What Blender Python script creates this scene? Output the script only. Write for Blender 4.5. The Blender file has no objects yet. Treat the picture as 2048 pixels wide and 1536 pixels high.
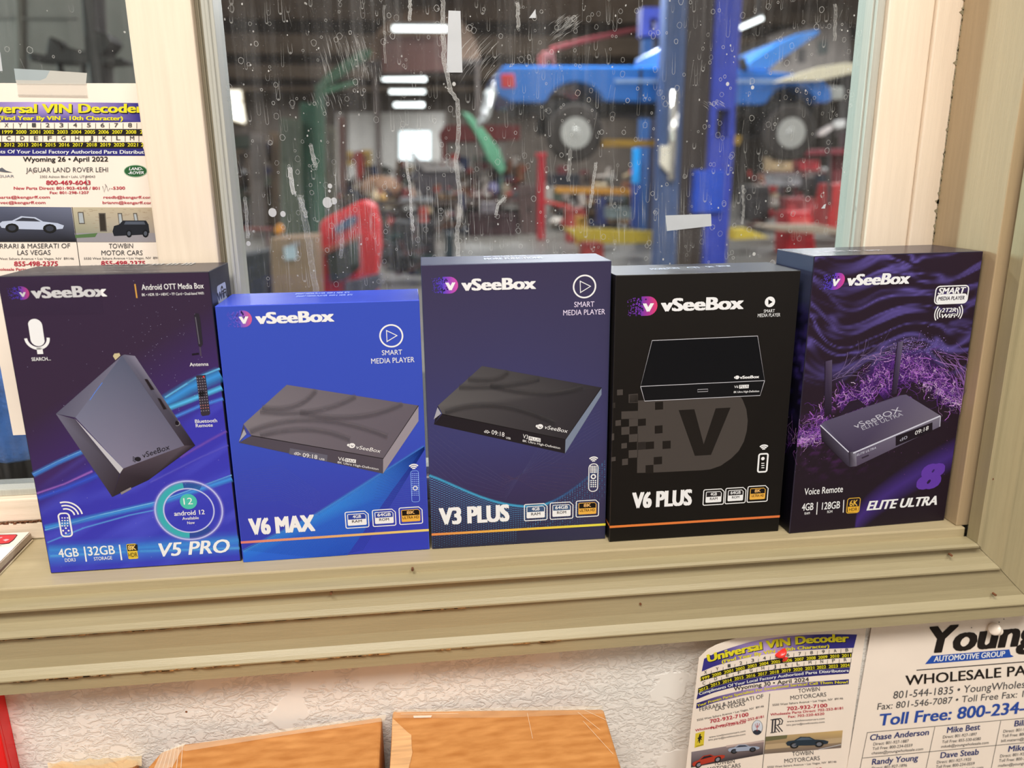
import bpy, bmesh, math, random
from mathutils import Vector, Matrix, noise
random.seed(7)
SC = bpy.context.scene
COL = SC.collection
# ------------------------------------------------------------------ camera, light, exposure
F = 1566.534                                    # focal length in pixels of the 2048 px wide frame
CAM = Vector((-0.00575, -0.52579, 0.27691))     # metres; z = 0 is the top of the window sill, y = 0 its front edge
PIT, YAW, ROL = math.radians(15.21088), math.radians(6.445735), math.radians(-0.593585)
_f = Vector((math.sin(YAW)*math.cos(PIT), math.cos(YAW)*math.cos(PIT), -math.sin(PIT)))
_r0 = Vector((math.cos(YAW), -math.sin(YAW), 0)); _u0 = _r0.cross(_f)
_R = math.cos(ROL)*_r0 + math.sin(ROL)*_u0
_U = -math.sin(ROL)*_r0 + math.cos(ROL)*_u0
cd = bpy.data.cameras.new('camera'); cam = bpy.data.objects.new('camera', cd); COL.objects.link(cam)
cd.sensor_width = 36; cd.lens = 36*F/2048; cd.clip_start = .02; cd.clip_end = 200
cd.dof.use_dof = True; cd.dof.focus_distance = .585; cd.dof.aperture_fstop = 5.4
m = Matrix((_R, _U, -_f)).transposed().to_4x4(); m.translation = CAM; cam.matrix_world = m
SC.camera = cam
SC.view_settings.view_transform = 'Standard'; SC.view_settings.look = 'None'
SC.view_settings.gamma = 1; SC.view_settings.use_curve_mapping = False
SC.view_settings.exposure = 0.07
w = bpy.data.worlds.new('world'); SC.world = w; w.use_nodes = True
w.node_tree.nodes['Background'].inputs[0].default_value = (1.0, .94, .86, 1)
w.node_tree.nodes['Background'].inputs[1].default_value = .27
def area(name, loc, to, sx, sy, power, col):
    l = bpy.data.lights.new(name, 'AREA'); l.shape = 'RECTANGLE'; l.size = sx; l.size_y = sy; l.energy = power; l.color = col
    o = bpy.data.objects.new(name, l); COL.objects.link(o); o.location = loc
    o.rotation_euler = (Vector(to)-Vector(loc)).to_track_quat('-Z', 'Y').to_euler(); return o
area('room_lamp', (-.5, -1.12, 1.95), (-.1, 0, 0), 1.2, .4, 50, (1, .945, .875))
area('room_lamp', (.8, -1.6, 2.0), (.1, 0, 0), 1.2, .4, 30, (1, .945, .875))
for gx in (-7, 2.5, 10):
    for gy in (5, 11, 17.5, 31, 42):
        area('garage_lamp', (gx, gy, 4.1), (gx, gy, 0), 2.4, .8, 400, (.95, .98, 1))
area('garage_lamp', (-5.2, 3.22, .62), (.40, .03, .30), .35, .7, 195, (.72, 1, .96))

# ------------------------------------------------------------------ helpers
def lin1(c):
    c /= 255.0
    return c/12.92 if c <= .04045 else ((c+.055)/1.055)**2.4
def L(r, g, b, a=1.0): return (lin1(r), lin1(g), lin1(b), a)
WR = (lin1(255), lin1(240), lin1(222))
def A(r, g, b, a=1.0):                           # ink colour that shows as (r,g,b) under the warm room light
    return (lin1(r)/WR[0]*.80, lin1(g)/WR[1]*.80, lin1(b)/WR[2]*.80, a)
def ray(px, py): return (_R*((px-1024)/F) + _U*((768-py)/F) + _f)
def at(px, py, y):
    d = ray(px, py); return CAM + d*((y-CAM.y)/d.y)
def atz(px, py, z):
    d = ray(px, py); return CAM + d*((z-CAM.z)/d.z)
def nodes(name):
    mt = bpy.data.materials.new(name); mt.use_nodes = True
    nt = mt.node_tree; return mt, nt, nt.nodes['Principled BSDF']
def mat(name, c, rough=.5, metal=0, var=.12, scale=20, bump=0, bscale=60, stretch=(1, 1, 1), emit=0, spec=.5, dark=None):
    mt, nt, b = nodes(name)
    N = nt.nodes.new; lk = nt.links.new
    tc = N('ShaderNodeTexCoord'); mp = N('ShaderNodeMapping'); mp.inputs['Scale'].default_value = stretch
    lk(tc.outputs['Object'], mp.inputs['Vector'])
    nz = N('ShaderNodeTexNoise'); nz.inputs['Scale'].default_value = scale; nz.inputs['Detail'].default_value = 5
    lk(mp.outputs[0], nz.inputs['Vector'])
    rp = N('ShaderNodeValToRGB'); rp.color_ramp.elements[0].position = .3; rp.color_ramp.elements[1].position = .7
    d = dark or tuple(x*(1-var) for x in c[:3])
    rp.color_ramp.elements[0].color = (*d[:3], 1); rp.color_ramp.elements[1].color = (*[min(1, x*(1+var*.5)) for x in c[:3]], 1)
    lk(nz.outputs[0], rp.inputs[0]); lk(rp.outputs[0], b.inputs['Base Color'])
    b.inputs['Roughness'].default_value = rough; b.inputs['Metallic'].default_value = metal
    b.inputs['Specular IOR Level'].default_value = spec
    if emit:
        b.inputs['Emission Color'].default_value = (*c[:3], 1); b.inputs['Emission Strength'].default_value = emit
    if bump:
        n2 = N('ShaderNodeTexNoise'); n2.inputs['Scale'].default_value = bscale; n2.inputs['Detail'].default_value = 6
        lk(mp.outputs[0], n2.inputs['Vector'])
        bp = N('ShaderNodeBump'); bp.inputs['Strength'].default_value = bump; bp.inputs['Distance'].default_value = .002
        lk(n2.outputs[0], bp.inputs['Height']); lk(bp.outputs[0], b.inputs['Normal'])
    return mt
def ink(name, rough):                            # printed surface: colour and coverage come from the ink layer
    mt, nt, b = nodes(name); N = nt.nodes.new; lk = nt.links.new
    at_ = N('ShaderNodeVertexColor'); at_.layer_name = 'Col'
    lk(at_.outputs[0], b.inputs['Base Color']); b.inputs['Roughness'].default_value = rough
    b.inputs['Specular IOR Level'].default_value = .25
    tr = N('ShaderNodeBsdfTransparent'); mx = N('ShaderNodeMixShader'); out = nt.nodes['Material Output']
    lk(at_.outputs[1], mx.inputs[0]); lk(tr.outputs[0], mx.inputs[1]); lk(b.outputs[0], mx.inputs[2]); lk(mx.outputs[0], out.inputs[0])
    return mt
INK = ink('printed_carton', .38); PINK = ink('printed_paper', .7)

class MB:
    def __init__(s):
        s.bm = bmesh.new(); s.cl = s.bm.loops.layers.float_color.new('Col'); s.n = 0
    def face(s, pts, col=(1, 1, 1, 1)):
        vs = [s.bm.verts.new(p) for p in pts]
        try: f = s.bm.faces.new(vs)
        except ValueError: return
        for i, l in enumerate(f.loops): l[s.cl] = col[i] if isinstance(col, list) else col
        s.n += 1
    def mesh(s, vs, fs, cols):                   # cols: one colour or one per vertex
        bv = [s.bm.verts.new(p) for p in vs]
        for f in fs:
            try: q = s.bm.faces.new([bv[i] for i in f])
            except ValueError: continue
            for i, l in zip(f, q.loops): l[s.cl] = cols[i] if isinstance(cols, list) else cols
        s.n += len(fs)
    def box(s, c, d, rz=0, rx=0, ry=0, col=(1, 1, 1, 1)):
        M = Matrix.Translation(c) @ Matrix.Rotation(rz, 4, 'Z') @ Matrix.Rotation(ry, 4, 'Y') @ Matrix.Rotation(rx, 4, 'X')
        vs = [M @ Vector((x*d[0]/2, y*d[1]/2, z*d[2]/2)) for x in (-1, 1) for y in (-1, 1) for z in (-1, 1)]
        s.mesh(vs, [(0, 1, 3, 2), (4, 6, 7, 5), (0, 4, 5, 1), (2, 3, 7, 6), (0, 2, 6, 4), (1, 5, 7, 3)], col); return s
    def b2(s, p, q, col=(1, 1, 1, 1)):           # box between two opposite corners
        return s.box([(a+b)/2 for a, b in zip(p, q)], [abs(a-b) for a, b in zip(p, q)], col=col)
    def cyl(s, p, q, r, r2=None, n=16, col=(1, 1, 1, 1)):
        p, q = Vector(p), Vector(q); r2 = r if r2 is None else r2
        d = (q-p).normalized(); u = d.orthogonal().normalized(); v = d.cross(u)
        a = [2*math.pi*i/n for i in range(n)]
        vs = [p+(u*math.cos(t)+v*math.sin(t))*r for t in a]+[q+(u*math.cos(t)+v*math.sin(t))*r2 for t in a]
        s.mesh(vs, [(i, (i+1) % n, n+(i+1) % n, n+i) for i in range(n)]+[tuple(range(n))[::-1], tuple(range(n, 2*n))], col); return s
    def tube(s, pts, r, n=8, col=(1, 1, 1, 1)):
        for a, b in zip(pts, pts[1:]): s.cyl(a, b, r, n=n, col=col)
        return s
    def lathe(s, o, axis, prof, n=24, col=(1, 1, 1, 1)):    # prof: (distance along axis, radius)
        o, d = Vector(o), Vector(axis).normalized(); u = d.orthogonal().normalized(); v = d.cross(u); vs = []
        for h, r in prof:
            for i in range(n):
                t = 2*math.pi*i/n; vs.append(o+d*h+(u*math.cos(t)+v*math.sin(t))*max(r, 1e-5))
        fs = [(k*n+i, k*n+(i+1) % n, (k+1)*n+(i+1) % n, (k+1)*n+i) for k in range(len(prof)-1) for i in range(n)]
        fs += [tuple(range(n))[::-1], tuple(range((len(prof)-1)*n, len(prof)*n))]
        s.mesh(vs, fs, col); return s
    def prism(s, poly, y0, y1, col=(1, 1, 1, 1)):           # polygon in x,z swept along y
        n = len(poly); vs = [Vector((x, y0, z)) for x, z in poly]+[Vector((x, y1, z)) for x, z in poly]
        s.mesh(vs, [(i, (i+1) % n, n+(i+1) % n, n+i) for i in range(n)]+[tuple(range(n))[::-1], tuple(range(n, 2*n))], col); return s
    def blob(s, c, r, amp=.15, fr=3, seg=20, sq=None):
        vs = []; fs = []; n = seg; k = seg//2
        for j in range(k+1):
            for i in range(n):
                t, p = 2*math.pi*i/n, math.pi*j/k
                d = Vector((math.sin(p)*math.cos(t), math.sin(p)*math.sin(t), math.cos(p)))
                e = 1+amp*noise.noise(d*fr+Vector(c)*3)
                vs.append(Vector(c)+Vector((d.x*r[0], d.y*r[1], d.z*r[2]))*e)
        fs = [(j*n+i, (j+1)*n+i, (j+1)*n+(i+1) % n, j*n+(i+1) % n) for j in range(k) for i in range(n)]
        s.mesh(vs, fs, (1, 1, 1, 1)); return s
ROOTS = {}
def link(name, mb, material, parent=None, bevel=0, smooth=False, seg=2):
    bm = mb.bm
    bmesh.ops.remove_doubles(bm, verts=bm.verts, dist=1e-6)
    if bevel or smooth: bmesh.ops.recalc_face_normals(bm, faces=bm.faces)
    me = bpy.data.meshes.new(name); o = bpy.data.objects.new(name, me); COL.objects.link(o)
    if parent is None:
        xs = [v.co for v in bm.verts]
        c = Vector(((min(v.x for v in xs)+max(v.x for v in xs))/2, (min(v.y for v in xs)+max(v.y for v in xs))/2, min(v.z for v in xs)))
        for v in bm.verts: v.co -= c
        o.location = c; ROOTS[o.name] = c
    else:
        o.parent = parent; o.matrix_parent_inverse = Matrix.Translation(-ROOTS[parent.name]) if parent.name in ROOTS else Matrix()
    bm.to_mesh(me); bm.free(); me.materials.append(material)
    if smooth:
        for p in me.polygons: p.use_smooth = True
    if bevel:
        md = o.modifiers.new('bevel', 'BEVEL'); md.width = bevel; md.segments = seg; md.limit_method = 'ANGLE'; md.angle_limit = .6
    return o
def empty(name, loc):
    o = bpy.data.objects.new(name, None); COL.objects.link(o); o.location = loc; ROOTS[o.name] = Vector(loc); o.empty_display_size = .05; return o
def tag(o, label, cat, group=None):
    o['label'] = label; o['category'] = cat
    if group: o['group'] = group
    return o
def struct(o): o['kind'] = 'structure'; return o

# ---- lettering
_tc = {}
def glyphs(txt, bold, shear):
    k = (txt, bold, shear)
    if k in _tc: return _tc[k]
    cu = bpy.data.curves.new('t', 'FONT'); cu.body = txt; cu.size = 1; cu.offset = bold; cu.shear = shear; cu.resolution_u = 3
    ob = bpy.data.objects.new('t', cu); COL.objects.link(ob)
    bpy.context.view_layer.update()
    me = bpy.data.meshes.new_from_object(ob.evaluated_get(bpy.context.evaluated_depsgraph_get()))
    vs = [(v.co.x, v.co.y) for v in me.vertices]; fs = [tuple(p.vertices) for p in me.polygons]
    bpy.data.objects.remove(ob); bpy.data.curves.remove(cu); bpy.data.meshes.remove(me)
    x0 = min(v[0] for v in vs); x1 = max(v[0] for v in vs)
    if txt != 'H':
        cap = glyphs('H', bold, 0)[2]
        lo = glyphs('H', bold, 0)[3]
    else:
        lo = min(v[1] for v in vs); cap = max(v[1] for v in vs)-lo
    vs = [((x-x0)/(x1-x0), (y-lo)/(cap or 1)) for x, y in vs]
    _tc[k] = (vs, fs, cap if txt == 'H' else (cap), lo, x1-x0); return _tc[k]
def heavy(bold):                                  # (weight, shifts in em, in x and y)
    if bold <= .006: return 0, [(0, 0)]
    e = bold*.80; return 0, [(-e, -e*.35), (-e, e*.35), (e, e*.35), (e, -e*.35), (0, 0)]

class Face:                                       # a flat printed surface: photo pixel -> point on its plane
    def __init__(s, O, U, V, N, w, h): s.O, s.Ux, s.Vx, s.N, s.w, s.h = O, U, V, N, w, h
    def uv(s, p):
        d = ray(*p); t = (s.O-CAM).dot(s.N)/d.dot(s.N); q = CAM+d*t-s.O
        return (min(max(q.dot(s.Ux), 0), s.w), min(max(q.dot(s.Vx), 0), s.h))
    def P(s, u, v, k): return s.O+s.Ux*u+s.Vx*v+s.N*(k*4e-5)
    def poly(s, mb, pts, col, k=3): mb.face([s.P(*s.uv(p), k) for p in pts], col)
    def upoly(s, mb, pts, col, k=3): mb.face([s.P(u, v, k) for u, v in pts], col)
    def text(s, mb, t, a, b, cap, col, bold=0, shear=0, k=6):
        u0, v0 = s.uv(a); u1, v1 = s.uv(b); vc = s.uv(((a[0]), a[1]-cap))[1]-v0; v0 = (v0+v1)/2
        bw, sh_ = heavy(bold); vs, fs, cp, _, wd = glyphs(t, bw, shear); e = max([abs(q[0]) for q in sh_])/wd
        for i, (ox, oy) in enumerate(sh_): mb.mesh([s.P(u0+(u1-u0)*(e+x*(1-2*e)+ox/wd), v0+vc*(y+oy/cp), k+i*.2) for x, y in vs], fs, col)
    def stext(s, mb, t, a, b, up, col, bold=0, k=7):        # lettering on a drawn, skewed face: baseline a-b, up vector in pixels
        vs, fs, _, _, _ = glyphs(t, 0, 0)
        mb.mesh([s.P(*s.uv((a[0]+(b[0]-a[0])*x+up[0]*y, a[1]+(b[1]-a[1])*x+up[1]*y)), k) for x, y in vs], fs, col)
    def stroke(s, mb, pts, wd, col, k=5, uvs=False, closed=False, soft=False):
        q = [Vector(p if uvs else s.uv(p)) for p in pts]; n = len(q); 
        if closed: q = q+[q[0]]
        offs = []
        for i in range(len(q)):
            a = q[max(i-1, 0)] if not closed else q[(i-1) % n]; b = q[min(i+1, len(q)-1)] if not closed else q[(i+1) % n]
            d = b-a; d = d.normalized() if d.length > 1e-9 else Vector((1, 0)); offs.append(Vector((-d.y, d.x))*wd/2)
        m = len(q)
        cs = col if isinstance(col, list) else [col]*m
        if soft:
            vs = [s.P(*(p+o), k) for p, o in zip(q, offs)]+[s.P(*p, k) for p in q]+[s.P(*(p-o), k) for p, o in zip(q, offs)]
            z = [(*c[:3], 0) for c in cs]
            mb.mesh(vs, [(j*m+i, j*m+i+1, (j+1)*m+i+1, (j+1)*m+i) for j in (0, 1) for i in range(m-1)], z+cs+z)
        else:
            vs = [s.P(*(p+o), k) for p, o in zip(q, offs)]+[s.P(*(p-o), k) for p, o in zip(q, offs)]
            mb.mesh(vs, [(i, i+1, m+i+1, m+i) for i in range(m-1)], cs+cs)
    def arc(s, mb, c, r, a0, a1, wd, col, k=5, soft=False, n=36, sx=1):
        cu = s.uv(c)
        s.stroke(mb, [(cu[0]+r*sx*math.cos(math.radians(a0+(a1-a0)*i/n)), cu[1]+r*math.sin(math.radians(a0+(a1-a0)*i/n))) for i in range(n+1)], wd, col, k, True, False, soft)
    def disc(s, mb, c, r, col, k=4, sx=1, n=28):
        cu = s.uv(c); mb.face([s.P(cu[0]+r*sx*math.cos(2*math.pi*i/n), cu[1]+r*math.sin(2*math.pi*i/n), k) for i in range(n)], col)
    def rrect(s, p, q, r, cut=False):
        u0, v1 = s.uv(p); u1, v0 = s.uv(q); pts = []
        for cx, cy, a in ((u1-r, v1-r, 0), (u0+r, v1-r, 90), (u0+r, v0+r, 180), (u1-r, v0+r, 270)):
            if cut and a == 0: pts += [(u1, v1-r*2.2), (u1-r*2.2, v1)]; continue
            for i in range(5): t = math.radians(a+i*22.5); pts.append((cx+r*math.cos(t), cy+r*math.sin(t)))
        return pts
PX = .00037                                       # size of one photo pixel on the cartons, metres
WHITE = A(255, 243, 228)
# ------------------------------------------------------------------ the setting: plaster wall, sill, jamb, casing, sashes
def wood(name, c, d, rough=.45, bump=.10, st=(3, 60, 60), var=.10):
    return mat(name, c, rough, var=var, scale=6, bump=bump, bscale=30, stretch=st, dark=d)
TAN = (.44, .36, .215); TAND = (.415, .34, .20)
M_sill = wood('painted_sill', TAN, TAND, .36)
CAS = (.36, .305, .178); CASD = (.343, .29, .168)
M_case = wood('painted_casing', CAS, CASD, .42)
M_jamb = wood('painted_jamb', (.435, .322, .19), (.415, .306, .18), .42, st=(60, 60, 3))
CRM = (.85, .722, .575)
M_sash = wood('cream_sash', CRM, (.82, .69, .545), .45, .1, (40, 40, 2))
M_rail = wood('cream_rail', CRM, (.79, .665, .51), .45, .1, (2, 40, 40))
M_alu = mat('grey_metal_channel', L(196, 196, 186), .42, .25, .08, 30, stretch=(30, 30, 1))
M_shade = mat('shaded_metal_track', L(150, 142, 122), .45, .3, .1, 30, stretch=(30, 30, 1))  # darker grey: the shade of the channel recess is put into the colour
M_crack = mat('bare_brown_wood', L(120, 75, 45), .8, 0, .4, 200)
M_chip = mat('old_grey_green_paint', L(150, 140, 112), .7, 0, .2, 100)
# rough skip-trowel plaster
def plaster():
    mt, nt, b = nodes('plaster'); N = nt.nodes.new; lk = nt.links.new
    tc = N('ShaderNodeTexCoord')
    n1 = N('ShaderNodeTexNoise'); n1.inputs['Scale'].default_value = 150; n1.inputs['Detail'].default_value = 7; n1.inputs['Roughness'].default_value = .62; n1.inputs['Distortion'].default_value = 1.0
    mp = N('ShaderNodeMapping'); mp.inputs['Scale'].default_value = (.8, 1, 1.25); mp.inputs['Rotation'].default_value = (0, .5, 0)
    lk(tc.outputs['Object'], mp.inputs[0]); lk(mp.outputs[0], n1.inputs['Vector'])
    r1 = N('ShaderNodeValToRGB'); e = r1.color_ramp.elements; e[0].position = .44; e[1].position = .56
    lk(n1.outputs[0], r1.inputs[0])
    n2 = N('ShaderNodeTexNoise'); n2.inputs['Scale'].default_value = 22; n2.inputs['Detail'].default_value = 3
    lk(tc.outputs['Object'], n2.inputs['Vector'])
    r2 = N('ShaderNodeValToRGB'); r2.color_ramp.elements[0].position = .55; r2.color_ramp.elements[1].position = .58
    lk(n2.outputs[0], r2.inputs[0])
    mx = N('ShaderNodeMath'); mx.operation = 'MAXIMUM'; lk(r1.outputs[0], mx.inputs[0]); lk(r2.outputs[0], mx.inputs[1])
    bp = N('ShaderNodeBump'); bp.inputs['Strength'].default_value = .55; bp.inputs['Distance'].default_value = .0011
    lk(mx.outputs[0], bp.inputs['Height']); lk(bp.outputs[0], b.inputs['Normal'])
    b.inputs['Base Color'].default_value = (.84, .815, .765, 1); b.inputs['Roughness'].default_value = .7
    return mt
M_plaster = plaster()
XL, XR, HT = -1.6, .4094, .98                     # opening: left jamb, right jamb, head
mb = MB()
mb.b2((-9, 0, -.7), (XL-.02, .16, 3.9)); mb.b2((XR+.02, 0, -.7), (11, .16, 3.9))
mb.b2((XL-.02, 0, -.7), (XR+.02, .16, -.03)); mb.b2((XL-.02, 0, HT+.02), (XR+.02, .16, 3.9))
struct(link('wall_front', mb, M_plaster))
mb = MB(); mb.b2((-9, -5, -.8), (11, 0, -.7)); struct(link('floor', mb, mat('office_floor', L(176, 164, 148), .6, var=.2, scale=4)))
mb = MB(); mb.b2((XL-.02, -.0, -.022), (XR+.006, .15, 0)); struct(link('trim_1', mb, M_sill, bevel=.0012))
mb = MB(); mb.b2((XR, .0035, 0), (XR+.0205, .15, HT)); struct(link('trim_2', mb, M_jamb, bevel=.0008))
mb = MB(); mb.b2((XL-.02, .0, 0), (XL, .15, HT)); struct(link('trim_3', mb, M_jamb, bevel=.0008))
mb = MB(); mb.b2((XL-.02, .0, HT), (XR+.02, .15, HT+.02)); struct(link('trim_4', mb, M_sill, bevel=.0008))
# casing profile: (offset outward from the reveal, depth in front of the wall)
PROF = [(0, 0), (0, .0125), (.0018, .0136), (.0034, .0133), (.0042, .0106), (.0058, .0092), (.0090, .0092), (.0130, .0102), (.0180, .0126), (.0215, .0150), (.0228, .0150), (.0236, .0124),
        (.040, .0124), (.0475, .0136), (.0510, .0170), (.0530, .0186), (.0540, .0186), (.0545, .0170), (.0650, .0168), (.0650, 0)]
i0 = (.4166, -.0078)                               # inner corner, lower right
mb = MB(); vs = []; n = len(PROF)
for side in (0, 1):
    for o, d in PROF: vs.append(Vector((XL-.035-o if side == 0 else i0[0]+o, -d, i0[1]-o)))
mb.mesh(vs, [(i, i+1, n+i+1, n+i) for i in range(n-1)], (1, 1, 1, 1)); struct(link('trim_5', mb, M_case))
mb = MB(); vs = []
for side in (0, 1):
    for o, d in PROF: vs.append(Vector((i0[0]+o+.0003, -d-.0004, (i0[1]-o-.0002) if side == 0 else HT+.03+o)))
mb.mesh(vs, [(i, i+1, n+i+1, n+i) for i in range(n-1)], (1, 1, 1, 1)); struct(link('trim_6', mb, wood('painted_side_casing', CAS, CASD, .42, st=(60, 60, 3))))
mb = MB(); vs = []
for side in (0, 1):
    for o, d in PROF: vs.append(Vector((XL-.035-o if side == 0 else i0[0]+o, -d, HT+.03+o)))
mb.mesh(vs, [(i+1, i, n+i, n+i+1) for i in range(n-1)], (1, 1, 1, 1)); struct(link('trim_7', mb, M_case))
# worn edges: bare wood showing along the two ridges of the lower casing
mb = MB()
for (o, d, x0, x1, dens) in ((.0232, .0142, -.36, .03, 150), (.0541, .0184, -.30, .10, 70)):
    for i in range(dens):
        x = random.uniform(x0, x1) if random.random() < .6 else random.uniform(x0, x0+(x1-x0)*.6)
        wd = random.uniform(.002, .010); hh = random.uniform(.0003, .0010)
        mb.box((x, -d-.00005, i0[1]-o+random.uniform(-.0003, .0003)), (wd, .0006, hh))
wear = struct(link('trim_8', mb, mat('worn_wood_edge', L(168, 118, 62), .8, 0, .5, 220, dark=L(80, 62, 42))))
# nail holes and dents
mb = MB()
for px, py, y in ((1903, 1111, -.0135), (1991, 1190, -.0174), (662, 1187, -.013), (825, 1140, -.004), (1165, 1141, -.012), (1985, 958, -.012), (1281, 1208, -.013), (20, 1377, .0003), (362, 1360, .0003), (373, 1423, .0003), (1372, 1272, .0003), (625, 1341, .0003), (664, 1335, .0003)):
    p = at(px, py, y); mb.cyl(p+Vector((0, -.0004, 0)), p+Vector((0, .003, 0)), .0009, n=8)
struct(link('trim_9', mb, M_crack))

# right and left sashes, y = .080 front face
SY = .080
win1 = struct(empty('window_1', (-.9, SY, 0))); win2 = struct(empty('window_2', (.1, SY, 0)))
def sash(win, x0, x1, xs0, xs1, stL, stR):
    mb = MB(); 
    for (a, b) in (stL, stR): 
        if a is not None: mb.b2((a, SY, 0), (b, .118, HT))
    link('stile', mb, M_sash, win, bevel=.0015)
    mb = MB(); mb.b2((xs0, SY+.0002, .0152), (xs1, .118, .034)); mb.b2((xs0, SY-.001, 0), (xs1, .118, .0146)); link('bottom_rail', mb, M_rail, win, bevel=.0012)
    mb = MB(); mb.b2((xs0, SY+.0002, HT-.06), (xs1, .118, HT)); link('top_rail', mb, M_rail, win, bevel=.0012)
sash(win1, XL, -.155, XL+.05, -.198, (XL, XL+.05), (-.1985, -.1553))
sash(win2, -.155, XR, -.15, .3522, (.3520, .3880), (None, None))
mb = MB(); mb.b2((.3884, SY-.0028, 0), (XR, .118, HT)); link('stop_bead', mb, M_sash, win2, bevel=.0012)
mb = MB(); mb.b2((-.1553, .088, .0), (-.1500, .118, HT)); mb.box((-.1527, .0875, .5), (.0012, .002, .98)); link('track', mb, M_shade, win2, bevel=.0006)
mb = MB(); mb.b2((-.1500, .0835, .0), (-.1418, .112, HT)); mb.b2((-.1470, .0815, .0), (-.1445, .09, HT)); link('frame', mb, M_alu, win2, bevel=.0007)
mb = MB(); mb.b2((.3452, .086, 0), (.3518, .112, HT)); mb.b2((.3436, .090, 0), (.3456, .112, HT)); link('frame', mb, M_alu, win2, bevel=.0007)
mb = MB(); mb.b2((-.142, .09, .034), (.345, .112, .040)); link('frame', mb, M_alu, win2, bevel=.0007)
mb = MB(); mb.b2((XL+.05, .088, .034), (-.198, .112, .0395)); link('frame', mb, M_alu, win1, bevel=.0007)
# chipped paint on the rail joint and beside the jamb
mb = MB()
for i in range(70):
    x = -.42+i*.0016+random.uniform(-.0008, .0008); mb.box((x, SY-.0008, .0150+random.uniform(-.0007, .0009)), (random.uniform(.001, .004), .0012, random.uniform(.0003, .0013)))
link('worn_joint', mb, M_crack, win1)
mb = MB()
for i in range(56):
    z = .20+i*.0042+random.uniform(-.002, .002); wd = random.choice((.0008, .0012, .0020, .0034)); 
    pts = [(XR-.0003-wd*random.uniform(.5, 1), z+random.uniform(-.0004, .0018)), (XR-.0003-wd*random.uniform(.3, 1), z+random.uniform(.001, .003)), (XR, z+.0036), (XR, z-.0012)]
    mb.face([(x, SY-.0031, zz) for x, zz in pts])
link('chipped_edge', mb, M_chip, win2)
mb = MB(); 
for i in range(14):
    x = -.43+i*.011+random.uniform(-.003, .003); hh = random.choice((.0006, .001, .0022, .0034))
    mb.face([(x, SY-.0014, 0), (x+random.uniform(.003, .007), SY-.0014, 0), (x+.0045, SY-.0014, hh*.6), (x+.0026, SY-.0014, hh), (x+.001, SY-.0014, hh*.7)])
link('chipped_edge', mb, M_chip, win1)
# the panes: thin glass with a film of dust
def glass():
    mt, nt, b = nodes('dusty_glass'); N = nt.nodes.new; lk = nt.links.new
    nt.nodes.remove(b); out = nt.nodes['Material Output']
    tr = N('ShaderNodeBsdfTransparent'); tr.inputs[0].default_value = (.965, .975, .972, 1)
    gl = N('ShaderNodeBsdfGlossy'); gl.inputs['Roughness'].default_value = .0
    fr = N('ShaderNodeFresnel'); fr.inputs[0].default_value = 1.42
    m1 = N('ShaderNodeMixShader'); lk(fr.outputs[0], m1.inputs[0]); lk(tr.outputs[0], m1.inputs[1]); lk(gl.outputs[0], m1.inputs[2])
    tc = N('ShaderNodeTexCoord')
    def nz(sc, st, det, lo, hi):
        mp = N('ShaderNodeMapping'); mp.inputs['Scale'].default_value = st; lk(tc.outputs['Object'], mp.inputs[0])
        n = N('ShaderNodeTexNoise'); n.inputs['Scale'].default_value = sc; n.inputs['Detail'].default_value = det; lk(mp.outputs[0], n.inputs['Vector'])
        r = N('ShaderNodeMapRange'); r.inputs[1].default_value = lo; r.inputs[2].default_value = hi; lk(n.outputs[0], r.inputs[0]); return r.outputs[0]
    def mth(op, a, b_):
        n = N('ShaderNodeMath'); n.operation = op
        for i, v in enumerate((a, b_)):
            if isinstance(v, (int, float)): n.inputs[i].default_value = v
            else: lk(v, n.inputs[i])
        return n.outputs[0]
    patch = nz(9, (1, 1, 1), 4, .42, .75); streak = nz(160, (1, 1, .045), 3, .45, .78); fine = nz(900, (1, 1, .8), 2, .62, .74)
    dirt = mth('ADD', mth('MULTIPLY', mth('ADD', patch, .25), mth('ADD', mth('MULTIPLY', streak, .12), .032)), mth('MULTIPLY', mth('MULTIPLY', fine, mth('ADD', patch, .1)), .30))
    df = N('ShaderNodeBsdfDiffuse'); df.inputs[0].default_value = (.62, .62, .62, 1)
    m2 = N('ShaderNodeMixShader'); lk(dirt, m2.inputs[0]); lk(m1.outputs[0], m2.inputs[1]); lk(df.outputs[0], m2.inputs[2]); lk(m2.outputs[0], out.inputs[0])
    return mt
M_glass = glass()
GY = .1000
mb = MB(); mb.face([(-.142, GY, .038), (.3446, GY, .038), (.3446, GY, HT-.05), (-.142, GY, HT-.05)]); link('pane', mb, M_glass, win2)
mb = MB(); mb.face([(XL+.05, GY, .038), (-.197, GY, .038), (-.197, GY, HT-.05), (XL+.05, GY, HT-.05)]); link('pane', mb, M_glass, win1)
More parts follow.
